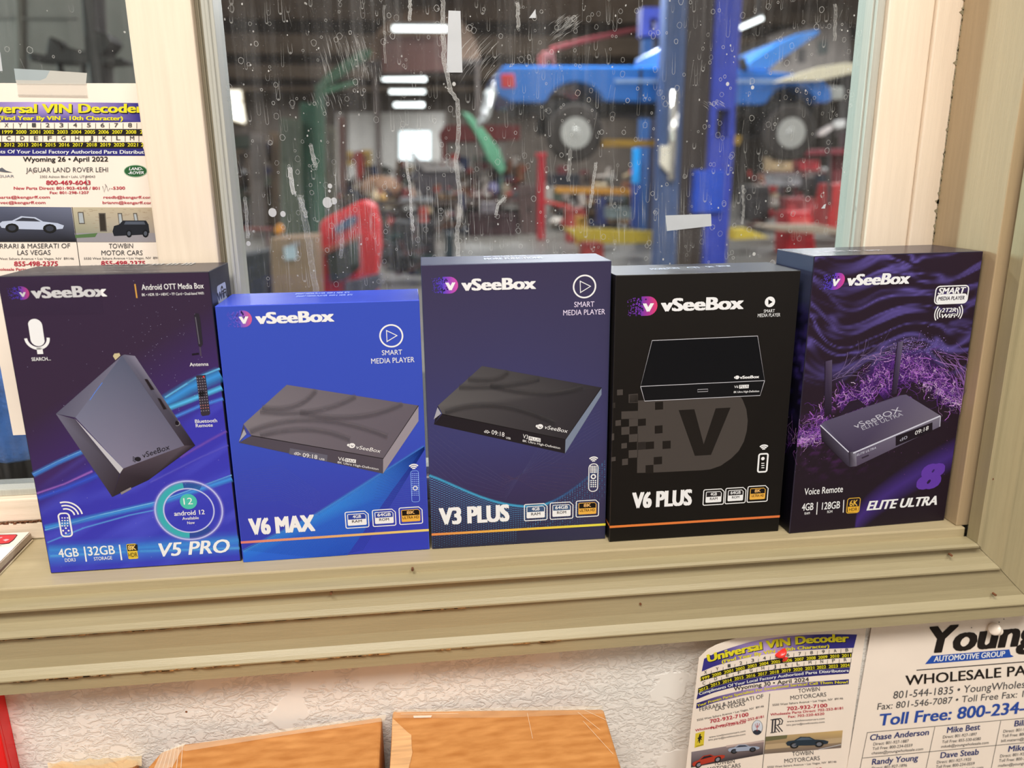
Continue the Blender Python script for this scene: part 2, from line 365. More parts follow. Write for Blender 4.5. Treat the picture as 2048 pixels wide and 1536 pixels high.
# dried water marks: rings, runs, specks and wipe marks on the panes, plus painted glints
GF = Face(Vector((-.7, GY-.0006, .03)), Vector((1, 0, 0)), Vector((0, 0, 1)), Vector((0, -1, 0)), 1.2, .6)
def marks(x0, x1, z0, z1, cnt, mb):
    def W(a): return (.62, .62, .60, a)
    for i in range(cnt):
        u, v = random.uniform(x0, x1)+.7, random.uniform(z0, z1)-.03; t = random.random()
        if t < .30:                                # ring
            r = random.choice((.0008, .0011, .0015, .0019)); a = random.uniform(.2, .5)
            GF.stroke(mb, [(u+r*math.cos(k*.52)*random.uniform(.8, 1.15), v+r*1.15*math.sin(k*.52)) for k in range(12)], .00035, W(a), 3, True, True)
        elif t < .52:                              # run: an open U with a bright foot
            r = random.uniform(.0007, .0015); h = random.choice((.003, .005, .008, .014)); a = random.uniform(.15, .42); q = random.uniform(-.05, .05)
            pts = [(u-r+q*h, v+h)]+[(u+r*math.cos(math.pi+k*math.pi/6), v+r*1.6*math.sin(math.pi+k*math.pi/6)) for k in range(7)]+[(u+r+q*h, v+h)]
            GF.stroke(mb, pts, .00030, [W(.02)]+[W(a)]*7+[W(.02)], 3, True)
            if random.random() < .5: mb.face([GF.P(u+r*.6*math.cos(k*1.05), v-r*1.0+r*.5*math.sin(k*1.05), 3) for k in range(6)], W(a*.8))
        elif t < .94:                              # speck
            r = random.choice((.00018, .00025, .0003, .00045, .0007)); a = random.uniform(.25, .8)
            mb.face([GF.P(u+r*math.cos(k*1.05)*random.uniform(.7, 1.2), v+r*random.uniform(.8, 1.5)*math.sin(k*1.05), 3) for k in range(6)], W(a))
        else:
            h = random.uniform(.006, .02)
            GF.stroke(mb, [(u, v), (u+random.uniform(-.004, .004), v+h)], .00025, [W(.05), W(.3)], 3, True)
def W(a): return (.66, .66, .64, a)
mb = MB(); marks(-.14, .342, .19, .42, 1500, mb)
for i in range(260):                              # faint vertical water tracks
    x = random.choice((random.uniform(480, 1180), random.uniform(480, 1750))); y = random.uniform(240, 560); h = random.uniform(20, 110); GF.stroke(mb, [(x, y), (x+h*.04, y+h*.5), (x+h*.07, y+h)], random.choice((.0003, .0005, .0009)), [(.66, .66, .64, 0), (.66, .66, .64, random.uniform(.03, .12)), (.66, .66, .64, .01)], 3)
def hatch(cx, cy, wpx, hpx, n, lean):
    for i in range(n):
        x = cx+random.uniform(-.5, .5)*wpx; y = cy+random.uniform(-.5, .5)*hpx*.6; h = random.uniform(.2, .5)*hpx
        GF.stroke(mb, [(x-lean*h, y-h/2), (x, y), (x+lean*h*.6, y+h/2)], .00028, [W(0), W(random.uniform(.2, .6)), W(0)], 4)
hatch(690, 115, 95, 110, 60, .15); hatch(735, 150, 60, 60, 26, .05); hatch(655, 205, 60, 60, 22, .2); hatch(700, 420, 100, 220, 60, .03); hatch(960, 120, 70, 110, 30, -.5)
hatch(1135, 45, 40, 40, 60, -.7); hatch(1120, 60, 40, 50, 18, -.9); hatch(900, 420, 160, 200, 50, .02); hatch(1250, 430, 240, 160, 40, 0); hatch(1430, 210, 40, 20, 30, .8)
def runs(pts, wd, a):                              # a long run of dried water
    q = [];
    for (ax, ay), (bx, by) in zip(pts, pts[1:]):
        for i in range(10):
            t = i/10; q.append((ax+(bx-ax)*t+random.uniform(-1.2, 1.2), ay+(by-ay)*t))
    GF.stroke(mb, q, wd, W(a*.55), 4)
    for sgn in (-1, 1): GF.stroke(mb, [(x+sgn*wd/PX*.45+random.uniform(-.8, .8), y) for x, y in q], .00035, W(a), 5)
    for i in range(int(len(q)*1.3)):
        x, y = random.choice(q); r = random.uniform(.0003, .0009); u, v = GF.uv((x+random.uniform(-.4, .4)*wd/PX, y+random.uniform(-5, 5)))
        GF.stroke(mb, [(u+r*math.cos(k*.8), v+r*1.3*math.sin(k*.8)) for k in range(8)], .00022, W(a), 6, True, True)
runs([(820, 0), (819, 45)], .0022, .5); runs([(886, 0), (886, 60), (888, 120), (900, 180), (914, 200), (918, 260), (912, 330), (921, 400), (914, 470), (918, 530)], .0030, .42)
runs([(812, 310), (820, 380), (824, 430), (827, 465)], .0018, .5); runs([(600, 390), (612, 450), (622, 520), (634, 590)], .0045, .22); runs([(580, 335), (588, 395)], .0030, .8)  # the strongest run is a painted bright highlight
runs([(600, 395), (615, 440)], .0022, .5); runs([(490, 400), (497, 485)], .0022, .4); runs([(685, 440), (682, 520)], .0025, .25); runs([(1192, 325), (1186, 370), (1180, 420)], .0018, .4)
runs([(1035, 5), (1037, 60)], .0024, .45); runs([(1485, 370), (1487, 430), (1483, 450)], .0016, .3); runs([(1010, 395), (995, 410), (992, 432)], .0020, .5); runs([(1670, 8), (1670, 90)], .0022, .25)
runs([(622, 290), (632, 340)], .0028, .35); runs([(768, 10), (770, 140)], .0014, .2); runs([(1140, 300), (1136, 370)], .0026, .25); runs([(1225, 340), (1222, 420)], .0022, .2)
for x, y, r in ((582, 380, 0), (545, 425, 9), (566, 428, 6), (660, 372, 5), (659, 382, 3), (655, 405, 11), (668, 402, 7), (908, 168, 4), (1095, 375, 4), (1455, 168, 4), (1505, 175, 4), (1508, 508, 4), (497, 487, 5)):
    if r: GF.disc(mb, (x, y), r*PX, W(.75), 4, .9)  # pale discs painted in for bright blurred highlights
link('water_and_glint_marks', mb, PINK, win2)
mb = MB(); marks(-.36, -.2, .28, .42, 70, mb); link('water_and_glint_marks', mb, PINK, win1)

# torn tape and paper scraps left on the glass
M_tape = mat('frosted_tape', L(196, 200, 204), .5, 0, .06, 60)
def scrap(pts, label, y=GY-.0008, th=.0003, m=None, name='tape_strip', cat='tape'):
    q = [at(px, py, y) for px, py in pts]; mb = MB(); n = len(q)
    vs = q+[p+Vector((0, th, 0)) for p in q]
    mb.mesh(vs, [tuple(range(n)), tuple(range(n, 2*n))[::-1]]+[(i, n+i, n+(i+1) % n, (i+1) % n) for i in range(n)], (1, 1, 1, 1))
    return tag(link(name, mb, m or M_tape), label, cat)
scrap([(897, 21), (921, 22), (925, 145), (893, 145)], 'long upright strip of pale grey tape stuck high on the big pane')
scrap([(1331, 431), (1422, 428), (1423, 452), (1334, 462)], 'short crosswise strip of grey tape low on the pane before the blue lift')
scrap([(1071, 18), (1072, 36), (1058, 36)], 'tiny white triangular scrap of tape near the top of the pane')
scrap([(0, 104), (5, 142), (-14, 143), (-20, 104)], 'bit of pale tape cut by the left picture edge on the small pane')
scrap([(1648, 410), (1652, 408), (1650, 417), (1643, 417)], 'tiny pale paper flake on the pane before the red cabinets', name='paper_flake', cat='scrap')
# ------------------------------------------------------------------ the five cartons on the sill
BOX = [(-.28041, .01857, .00736, .13303, .21391, .0562), (-.14554, .01724, .01577, .13710, .19078, .05537), (-.00655, .01945, -.00378, .13401, .21500, .05154),
       (.12919, .01291, .00416, .13669, .20541, .0550), (.27208, .00797, .04533, .13457, .21611, .05483)]
def mix(a, b, t): t = max(0, min(1, t)); return tuple(x+(y-x)*t for x, y in zip(a, b))
def ramp(stops, t):
    for (p, a), (q, b) in zip(stops, stops[1:]):
        if t <= q: return mix(a, b, (t-p)/(q-p) if q > p else 0)
    return stops[-1][1]
def carton(i, label, body, rough=.32):
    x, y, t, w_, h, d = BOX[i]
    ex = Vector((math.cos(t), math.sin(t), 0)); ey = Vector((-ex.y, ex.x, 0)); ez = Vector((0, 0, 1)); O = Vector((x, y, .0002))
    mb = MB(); vs = [O+ex*a+ey*b+ez*c for a in (0, w_) for b in (0, d) for c in (0, h)]
    mb.mesh(vs, [(0, 1, 3, 2), (4, 6, 7, 5), (0, 4, 5, 1), (2, 3, 7, 6), (0, 2, 6, 4), (1, 5, 7, 3)], (1, 1, 1, 1))
    o = link('media_player_carton', mb, mat('carton_board', body, rough, var=.06, scale=40), bevel=.0005)
    tag(o, label, 'box', 'media player cartons on the sill')
    fr = Face(O, ex, ez, -ey, w_, h); top = Face(O+ez*h, ex, ey, ez, w_, d)
    sr = Face(O+ex*w_, ey, ez, ex, d, h); sl = Face(O+ey*d, -ey, ez, -ex, d, h)
    return o, fr, top, sr, sl
def art(F_, o, fn, nu, nv, m=.0006, name='printed_front'):
    mb = MB(); vs = []; cs = []
    for j in range(nv+1):
        for i in range(nu+1):
            u = i/nu; v = j/nv
            vs.append(F_.P(m+(F_.w-2*m)*u, m+(F_.h-2*m)*v, 1.5)); cs.append(fn(u, 1-v))
    mb.mesh(vs, [(j*(nu+1)+i, j*(nu+1)+i+1, (j+1)*(nu+1)+i+1, (j+1)*(nu+1)+i) for j in range(nv) for i in range(nu)], cs)
    return mb
def logo(F_, o, x0, x1, y0, y1, va, vb, vcap, ta, tb, tcap, xs, shear=0, c0=A(98, 68, 190), c1=A(232, 78, 130)):
    mb = MB(); u0, v1 = F_.uv((x0, y0)); u1, v0 = F_.uv((x1, y1)); r = (v1-v0)/2; H = v1-v0; um = u0
    pts = [(um, v0), (u1-r, v0)]+[(u1-r+r*math.cos(t), v0+r+r*math.sin(t)) for t in [math.radians(-90+k*15) for k in range(1, 12)]]+[(u1-r, v1), (um, v1)]
    g = lambda u, v: mix(c0, c1, ((u-um)/(u1-um))**1.15 if u > um else 0)
    ct = (um+(u1-um)*.4, (v0+v1)/2); n = len(pts)
    sh = lambda u, v: (u+(v-v0)*shear, v)
    mb.mesh([F_.P(*sh(*p), 4) for p in pts]+[F_.P(*sh(*ct), 4)], [(k, (k+1) % n, n) for k in range(n)], [g(*p) for p in pts]+[g(*ct)])
    rnd = random.Random(int(x0)); s = H/10; ul = F_.uv((xs, y0))[0]
    for k in range(70):                           # the logo breaks up into squares towards the left
        f = rnd.random(); u = um-(um-ul)*f**1.1; v = v0+rnd.random()*(H-s); q = s*(1-.65*f)*rnd.uniform(.6, 1.1)
        mb.face([F_.P(*sh(*p), 4) for p in ((u-q, v), (u, v), (u, v+q), (u-q, v+q))], g(u, v))
    for k in range(11):
        u = um+rnd.random()*H*.33; v = v0+rnd.random()*(H-s)
        mb.face([F_.P(*sh(*p), 4.5) for p in ((u-s*.8, v), (u, v), (u, v+s*.8), (u-s*.8, v+s*.8))], A(38, 34, 78))
    F_.text(mb, 'V', va, vb, vcap, WHITE, .07, shear, 6)
    F_.text(mb, 'vSeeBox', ta, tb, tcap, WHITE, .06, shear*.6, 6)
    return link('logo', mb, INK, o)
def badge(F_, o, p, q, top, bot, tc, bc, fill, low):
    mb = MB(); r = .0011
    F_.stroke(mb, F_.rrect(p, q, r, True), .0007, WHITE, 5, True, True)
    p2 = (p[0]+5, p[1]+4.4); q2 = (q[0]-5, q[1]-5.0); pts = F_.rrect(p2, q2, .0006, True)
    mb.face([F_.P(*a, 4) for a in pts], low); F_.stroke(mb, pts, .0005, low if low != WHITE else WHITE, 5, True, True)
    u0, v1 = F_.uv(p2); u1, v0 = F_.uv(q2); vm = v0+(v1-v0)*.52
    F_.upoly(mb, [(u0+.0003, vm), (u1-.0003, vm), (u1-.0003, v1-.0013), (u1-.0012, v1-.0003), (u0+.0003, v1-.0003)], fill, 5)
    ym = (p2[1]+q2[1])/2; h = (q2[1]-p2[1])/2; ww = q2[0]-p2[0]; sl = -(q[0]-p[0])*.058
    fx = .28 if len(top) < 4 else .14
    F_.text(mb, top, (p2[0]+ww*fx, ym-h*.22), (q2[0]-ww*fx, ym-h*.22+sl*.6), h*.62, tc, .03, 0, 6)
    fx = .24 if len(bot) < 5 else .06
    F_.text(mb, bot, (p2[0]+ww*fx, q2[1]-h*.28), (q2[0]-ww*fx, q2[1]-h*.28+sl*.8), h*.5, bc, .015, 0, 6)
    return link('badge', mb, INK, o)
def badges(F_, o, b, blue):
    badge(F_, o, *b[0], '4GB', 'RAM', WHITE, A(70, 60, 55), blue, WHITE); badge(F_, o, *b[1], '64GB', 'ROM', WHITE, A(70, 60, 55), blue, WHITE)
    badge(F_, o, *b[2], '8K', 'ULTRA HD', A(255, 190, 110), A(90, 50, 20), A(20, 14, 12), A(250, 180, 70))
def wifi(F_, mb, c, rs, wd, a0=45, a1=135, col=WHITE):
    for r in rs: F_.arc(mb, c, r*PX, a0, a1, wd, col, 5, n=14)
def stripe(F_, o, a, b, c0, c1, th=.0019):
    mb = MB(); u0, v0 = F_.uv(a); u1, v1 = F_.uv(b); v = (v0+v1)/2; n = 8
    F_.stroke(mb, [(F_.w*k/n, v) for k in range(n+1)], th, [mix(c0, c1, k/n) for k in range(n+1)], 4, True); return link('stripe', mb, INK, o)
def player_picture(F_, mb, T, Rb, Fb, tri, ctop, cfront, cside, g):
    # T: top outline (back-left, back-right, front-right, front-left, left); Rb/Fb lower corners
    F_.poly(mb, [T[0], T[1], T[2], T[3], T[4]], [mix(ctop, (1, 1, 1, 1), .04*k % .1) for k in (1, 0, 0, 1, 2)], 4)
    F_.poly(mb, [T[3], T[2], Fb[0], Fb[1]], cfront, 4); F_.poly(mb, [T[2], T[1], Rb, Fb[0]], cside, 4)
    F_.poly(mb, [T[4], tri[1], Fb[1]], cfront, 4); F_.poly(mb, [T[4], T[3], tri[1]], mix(cfront, A(40, 70, 190), .5), 4)
    F_.poly(mb, tri, A(176, 168, 168), 5); F_.stroke(mb, [T[3], T[2], T[1]], .0005, A(24, 20, 20), 5)
    for (a, b, c) in g:                           # embossed waves on the lid
        pts = []
        for k in range(15):
            t = k/14; pts.append(((1-t)**2*a[0]+2*t*(1-t)*b[0]+t*t*c[0], (1-t)**2*a[1]+2*t*(1-t)*b[1]+t*t*c[1]))
        F_.stroke(mb, pts, .0050, (*mix(ctop, (1, 1, 1, 1), .05)[:3], .5), 5, soft=True); F_.stroke(mb, [(x, y+5) for x, y in pts], .0040, (*mix(ctop, (0, 0, 0, 1), .3)[:3], .22), 5, soft=True)
def keypad(F_, mb, p, q, rows, cols, wd, col, k=6):
    for r in range(rows):
        for c in range(cols):
            x = p[0]+(q[0]-p[0])*(c+.5)/cols; y = p[1]+(q[1]-p[1])*(r+.5)/rows
            F_.disc(mb, (x, y), wd, col, k, n=8)

# 1 --- plum to blue carton, tilted grey cube
o, F1, T1, S1, _ = carton(0, 'leftmost carton, dark plum fading to blue, with a tilted grey cube player and light streaks', A(42, 36, 46))
bs = [(0, A(60, 41, 60)), (.3, A(58, 37, 64)), (.52, A(60, 40, 90)), (.68, A(58, 52, 150)), (.85, A(62, 66, 182)), (.93, A(66, 130, 212)), (.965, A(60, 90, 195)), (1, A(56, 62, 178))]
def f1(u, v):
    q = v-(.69-.37*u); up = mix(A(60, 41, 60), A(68, 42, 96), max(0, 1+q*4.5)) if q < 0 else None
    n = noise.noise((u*3, (v+.3*u)*20, 0)); lo = ramp([(0, A(60, 54, 158)), (.25, A(64, 58, 172)), (.42, A(60, 62, 176))], q)
    c = up or mix(mix(A(68, 42, 96), lo, min(1, q*9)), A(96, 100, 214), max(0, n-.05)*.7)
    return mix(c, A(70, 136, 216), max(0, 1-abs(v-.935)*22)*.8)
mb = art(F1, o, f1, 24, 60)
for pts, wd, c in (([(330, 806), (380, 775), (443, 748)], 34, A(70, 160, 225, .85)), ([(326, 820), (380, 800), (446, 775)], 14, A(100, 205, 245, .9)), ([(330, 795), (390, 757), (441, 737)], 6, A(130, 215, 250, .9)),
                   ([(340, 838), (400, 812), (447, 797)], 10, A(90, 150, 235, .8)), ([(66, 950), (115, 925), (165, 903)], 13, A(80, 150, 235, .8)), ([(66, 948), (115, 923), (165, 901)], 4, A(140, 200, 250, .9)),
                   ([(74, 987), (130, 968), (185, 942)], 7, A(190, 120, 210, .7)), ([(76, 996), (135, 975), (200, 948)], 16, A(70, 100, 220, .7)), ([(90, 1056), (190, 1034), (317, 1006), (400, 978), (464, 957)], 16, A(80, 170, 240, .75)),
                   ([(90, 1060), (200, 1030), (317, 1003), (464, 950)], 4, A(150, 220, 255, .9)), ([(95, 1085), (170, 1055), (260, 1030), (320, 1018)], 5, A(120, 190, 250, .6)), ([(360, 915), (420, 880), (456, 862)], 8, A(150, 100, 200, .5)),
                   ([(300, 965), (400, 915), (460, 890)], 6, A(120, 110, 220, .5)), ([(98, 1100), (250, 1098), (480, 1080)], 26, A(80, 165, 232, .6)), ([(100, 1112), (280, 1102), (480, 1096)], 10, A(110, 200, 245, .55))):
    F1.stroke(mb, pts, wd*PX, c, 2.5, soft=True)
rnd = random.Random(3)
for k in range(150):
    u = rnd.random(); v = rnd.random(); 
    if k < 70: u, v = .55+.42*rnd.random()*rnd.random()**.3, .55+.35*rnd.random()
    F1.upoly(mb, [(F1.w*u+dx, F1.h*v+dy) for dx, dy in ((-.0002, 0), (0, -.0002), (.0002, 0), (0, .0002))], A(220, 205, 230, rnd.uniform(.3, .9)), 3)
link('printed_front', mb, INK, o)
logo(F1, o, 36, 61, 573, 599, (40, 594), (53, 593), 9, (64, 595.7), (215, 592.8), 21.5, 14)
mb = MB(); F1.stroke(mb, [(270, 568), (274, 596)], .0009, A(225, 160, 70), 5)
F1.text(mb, 'Android OTT Media Box', (284, 580), (408, 576.6), 11, WHITE, .012); F1.text(mb, '8K • HDR 10 • HEVC • TF Card • Dual-band WiFi', (284, 591.5), (408, 589.5), 5.2, WHITE, .01)
link('lettering', mb, INK, o); mb = MB(); F1.text(mb, 'SEARCH...', (64, 721.6), (102, 720.6), 6.8, WHITE, .02); link('caption', mb, INK, o); mb = MB(); F1.text(mb, 'Antenna', (379.6, 732), (417.5, 731.5), 7, WHITE, .012); link('caption', mb, INK, o); mb = MB()
F1.text(mb, 'Bluetooth', (390.6, 846), (434.6, 844), 7, WHITE, .012); F1.text(mb, 'Remote', (392, 854.5), (426, 853), 6.8, WHITE, .012)
link('caption', mb, INK, o)
mb = MB(); u, v = F1.uv((73, 665)); r = 12*PX; H = 13*PX                # microphone
mb.face([F1.P(u+r*math.cos(t), v+H*(1 if math.sin(t) > 0 else -1)+r*math.sin(t), 4) for t in [math.pi*k/10+.001 for k in range(20)]], WHITE)
F1.arc(mb, (74, 676), 19*PX, 180, 360, 2.6*PX*2, WHITE, 4, n=20); F1.stroke(mb, [(79, 695), (81, 708)], .0037, WHITE, 4)
link('microphone_icon', mb, INK, o)
mb = MB(); F1.poly(mb, [(388, 630), (392, 626), (398, 627), (401, 640), (406, 688), (402, 694), (397, 692)], A(46, 40, 46), 4); F1.stroke(mb, [(391, 634), (399, 688)], .0006, A(110, 100, 105), 5)
F1.stroke(mb, [(400, 694), (402, 712)], .0010, A(84, 70, 84), 4); F1.stroke(mb, [(384, 709), (398, 707)], .0013, A(30, 22, 30), 4); link('antenna_picture', mb, INK, o)
mb = MB(); F1.poly(mb, [(392, 751), (411, 749.5), (420.5, 827), (418, 830), (405, 832), (402, 829)], A(58, 48, 56), 4)
for r_ in range(13):
    for c_ in range(4):
        t = r_/13; F1.disc(mb, (394.5+t*9+c_*4.8, 757+r_*5.4-c_*.4), .00045, A(140, 130, 135) if r_ not in (10, 11) else A(190, 120, 110), 6, n=6)
F1.disc(mb, (404, 787), .0021, A(24, 20, 24), 6); F1.disc(mb, (407.5, 753.5), .0006, A(230, 60, 60), 7); link('remote_picture', mb, INK, o)
mb = MB()                                         # the tilted cube
F1.poly(mb, [(112, 827.5), (244, 711), (151, 835)], [A(98, 92, 106), A(120, 112, 124), A(112, 106, 118)], 4)
F1.poly(mb, [(244, 711), (368.7, 891), (246.5, 937), (151, 835)], [A(92, 93, 108), A(112, 104, 118), A(138, 128, 142), A(126, 122, 136)], 4)
F1.poly(mb, [(112, 827.5), (149, 838), (240, 947), (224.6, 993.8)], [A(116, 108, 120), A(88, 80, 88), A(62, 52, 58), A(58, 46, 52)], 4)
F1.poly(mb, [(149, 836), (246.5, 937), (240, 947)], A(206, 196, 190), 5)
F1.poly(mb, [(246, 937), (368.7, 891), (390.6, 890.8), (297, 960), (224.6, 993.8), (240, 948)], [A(72, 58, 64), A(92, 78, 84), A(40, 30, 36), A(44, 34, 40), A(52, 42, 46), A(60, 48, 54)], 4)
F1.poly(mb, [(244, 711), (249, 709), (270, 711.7), (390.6, 890.8), (368.7, 891)], [A(104, 100, 112), A(110, 104, 116), A(140, 130, 140), A(38, 28, 34), A(58, 46, 52)], 4)
for p in ([(289, 758), (295, 758), (309, 779), (302, 780)], [(315, 796), (321, 797), (334, 818), (327, 819)]): F1.poly(mb, p, A(34, 24, 28), 5); F1.stroke(mb, p, .0003, A(80, 68, 70), 6, closed=True)
F1.disc(mb, (354, 846), .0017, A(28, 20, 24), 5, .7); F1.arc(mb, (354, 846), .0019, -120, 60, .0004, A(150, 140, 140), 6)
F1.poly(mb, [(226, 712), (229, 707), (239, 706), (241, 711), (231, 720)], A(214, 190, 140), 5); F1.stroke(mb, [(180, 800), (190, 785), (205, 765)], .0007, A(110, 150, 235), 5, soft=True)
F1.poly(mb, [(241, 985), (262, 974), (263, 978), (243, 989)], A(150, 136, 130), 5)
F1.stext(mb, 'vSeeBox', (286, 916), (340, 898), (-2.2, -10), A(30, 26, 30), .05); F1.disc(mb, (276, 918), .0017, A(34, 30, 34), 6, 1.2)
for k in range(6): F1.disc(mb, (267+k % 2*3, 914+k*1.8), .0005, A(34, 30, 34), 6, n=5)
link('player_picture', mb, INK, o)
mb = MB(); c = (378, 1021)
for a0, a1, cl in ((95, 265, A(64, 180, 178, .95)), (60, 95, A(56, 110, 170, .6)), (265, 310, A(56, 90, 160, .6))): F1.arc(mb, c, 54*PX, a0, a1, 14*PX, cl, 3, sx=1.02)
F1.arc(mb, c, 61.5*PX, 0, 360, 5*PX, A(220, 215, 250, .95), 5, True, 60, 1.02); F1.arc(mb, c, 61.5*PX, 0, 360, 11*PX, A(170, 150, 235, .5), 4, True, 60, 1.02); F1.arc(mb, c, 46*PX, 0, 360, 4*PX, A(232, 228, 252, .95), 5, True, 60, 1.02)
F1.disc(mb, (377, 1003), 16*PX, A(80, 196, 166), 5); F1.text(mb, '12', (368, 1009), (386, 1008), 13, WHITE, -.005)
F1.text(mb, 'android 12', (349, 1031), (410, 1028.5), 9, WHITE, .02); F1.text(mb, 'Available', (365, 1039.5), (398, 1038), 5.6, WHITE, .015); F1.text(mb, 'Now', (375, 1048), (390, 1047.5), 5.4, WHITE, .015); link('version_ring', mb, INK, o)
mb = MB(); F1.stroke(mb, F1.rrect((116, 1027), (145.5, 1072), .0024), .0011, WHITE, 5, True, True); wifi(F1, mb, (133, 1032), (15, 22, 29), .0011, 5, 105)
keypad(F1, mb, (122, 1033), (138, 1054), 4, 3, .00055, WHITE)
for d in ((0, -5), (0, 5), (-5.5, 0), (5.5, 0)): F1.disc(mb, (132+d[0], 1061+d[1]), .0007, WHITE, 6, n=8)
link('remote_icon', mb, INK, o)
mb = MB()
for t, a, b, cp, bo in (('4GB', (118.4, 1114), (158.7, 1113), 17, .02), ('DDR3', (130.6, 1123.4), (152, 1122.4), 6.6, .01), ('32GB', (177, 1110.5), (231, 1108), 17.5, .02), ('STORAGE', (188.5, 1120.5), (225, 1118.5), 6.6, .01)): F1.text(mb, t, a, b, cp, WHITE, bo)
F1.stroke(mb, [(168.5, 1093), (173, 1123)], .0010, WHITE, 5); F1.stroke(mb, [(239, 1089), (243.5, 1120)], .0010, WHITE, 5); link('specification', mb, INK, o)
mb = MB(); pts = F1.rrect((252.5, 1088), (277, 1117), .0010); mb.face([F1.P(*a, 4) for a in pts], A(242, 196, 60)); F1.poly(mb, [(254, 1089.5), (275, 1088.5), (276, 1101), (255.5, 1102)], A(40, 34, 26), 5)
F1.text(mb, '8K', (257, 1100), (273, 1099), 9, A(255, 205, 110), .04); F1.text(mb, 'HDR', (257.5, 1114), (275.5, 1113), 8.5, A(90, 66, 20), .01); link('badge', mb, INK, o)
mb = MB(); F1.text(mb, 'V5 PRO', (320, 1112), (461.5, 1104.5), 26, WHITE, .03, .22); link('title', mb, INK, o)
mb = art(S1, o, lambda u, v: mix(A(38, 38, 48), A(44, 50, 110), max(0, v-.35)*2), 4, 8); pts = S1.rrect((433, 573), (455, 606), .003); mb.face([S1.P(*a, 3) for a in pts], A(200, 196, 196)); S1.text(mb, 'WiFi', (435, 600), (453, 594), 17, A(30, 30, 36), .05); S1.arc(mb, (444, 582), .003, 20, 160, .0016, A(30, 30, 36), 5); link('printed_side', mb, INK, o)
mb = MB(); rnd = random.Random(9)
for k in range(46):                               # crinkled shrink wrap along the top and the upper left corner
    u = rnd.uniform(.004, .10); v = rnd.uniform(.004, .045)
    T1.stroke(mb, [(u, v), (u+rnd.uniform(.003, .012), v+rnd.uniform(-.003, .003)), (u+rnd.uniform(.012, .02), v+rnd.uniform(-.003, .003))], .0004, A(226, 214, 196, .5), 3, True)
for k in range(9):
    T1.text(mb, 'vSeeBox' if k == 0 else 'lll', (120+k*30, 531), (143+k*30, 530), 5, A(220, 210, 195, .6), .02) if k else None
link('shrink_wrap', mb, INK, o)
# crumpled film at upper left: a thin raised sheet
mb = MB(); vs = []; NU, NV = 26, 14
for j in range(NV+1):
    for i in range(NU+1):
        u = .001+.062*i/NU; v = F1.h-.0003-.026*j/NV; ed = min(1, i/5, (NU-i)/8, j/2, (NV-j)/4)
        z = max(0, .0004+.0012*noise.noise((u*150-v*90, v*420+u*170, 1)))*ed
        vs.append(F1.P(u, v, 11)+F1.N*z)
mb.mesh(vs, [(j*(NU+1)+i, j*(NU+1)+i+1, (j+1)*(NU+1)+i+1, (j+1)*(NU+1)+i) for j in range(NV) for i in range(NU)], A(80, 60, 82, .16))
link('loose_film', mb, ink('clear_film', .12), o, smooth=True)

# 2 --- royal blue carton
o, F2, T2, _, _ = carton(1, 'shortest carton, royal blue, second from the left, with a flat brown-grey player picture', A(66, 86, 200), .26)
mb = art(F2, o, lambda u, v: ramp([(0, A(62, 82, 180)), (.5, A(60, 80, 180)), (.8, A(58, 66, 168)), (1, A(54, 62, 172))], v), 6, 20)
F2.poly(mb, [(486, 1102), (633, 1028), (849, 893), (780, 987), (695, 1110), (488, 1126)], [A(44, 120, 210), A(60, 150, 226), A(70, 128, 214), A(52, 110, 205), A(40, 84, 186), A(44, 100, 200)], 2)
F2.stroke(mb, [(486, 1103), (633, 1029), (849, 894)], .004, A(90, 170, 236, .55), 2.5, soft=True)
for k in range(44):
    t = k/43; F2.stroke(mb, [(849-69*t*0, 893+t*6), (633+62*t+30*t, 1030+70*t), (488+200*t, 1100+22*t if t < .99 else 1108)], .00022, A(24, 60, 150, .55), 3)
for k in range(16):
    t = k/15; F2.stroke(mb, [(475+6*t, 945+60*t), (560, 930+70*t), (640, 985+45*t)], .0002, A(96, 106, 196, .4), 3, soft=False)
    F2.stroke(mb, [(760-20*t, 940+90*t), (800, 965+60*t), (853, 955+70*t)], .0002, A(80, 130, 220, .5), 3)
link('printed_front', mb, INK, o)
logo(F2, o, 478, 505.5, 621, 654, (479, 647.5), (498, 647), 14, (512, 647), (669, 643), 22, 454, c0=A(112, 92, 196), c1=A(232, 96, 128))
def play(F_, o, c, r, tri, fill=False):
    mb = MB()
    if fill: F_.disc(mb, c, r*PX, WHITE, 4); F_.poly(mb, tri, A(20, 16, 14), 5)
    else: F_.arc(mb, c, r*PX, 0, 360, .0011, WHITE, 4, n=48); F_.stroke(mb, tri, .0011, WHITE, 4, closed=True)
    return mb
mb = play(F2, o, (782.6, 671.7), 21, [(773, 661), (774, 683), (794, 671)]); link('play_icon', mb, INK, o)
mb = MB(); F2.text(mb, 'SMART', (764, 710), (804.5, 709), 9.7, WHITE, .002); F2.text(mb, 'MEDIA PLAYER', (742.7, 727.5), (829, 723.7), 10.3, WHITE, .002); link('lettering', mb, INK, o)
mb = MB(); tp = [(573.6, 769.4), (837, 811), (766.5, 917), (503, 871), (487, 848)]
player_picture(F2, mb, tp, (837, 842), [(766, 947), (478, 885)], [(488, 858), (493, 868), (478, 883)], A(106, 94, 98), A(84, 74, 80), A(160, 146, 146),
    [((524, 814), (600, 825), (632, 779)), ((520, 822), (640, 835), (712, 791)), ((600, 824), (720, 850), (805, 806)), ((500, 862), (620, 810), (775, 872)), ((520, 870), (620, 842), (700, 878))])
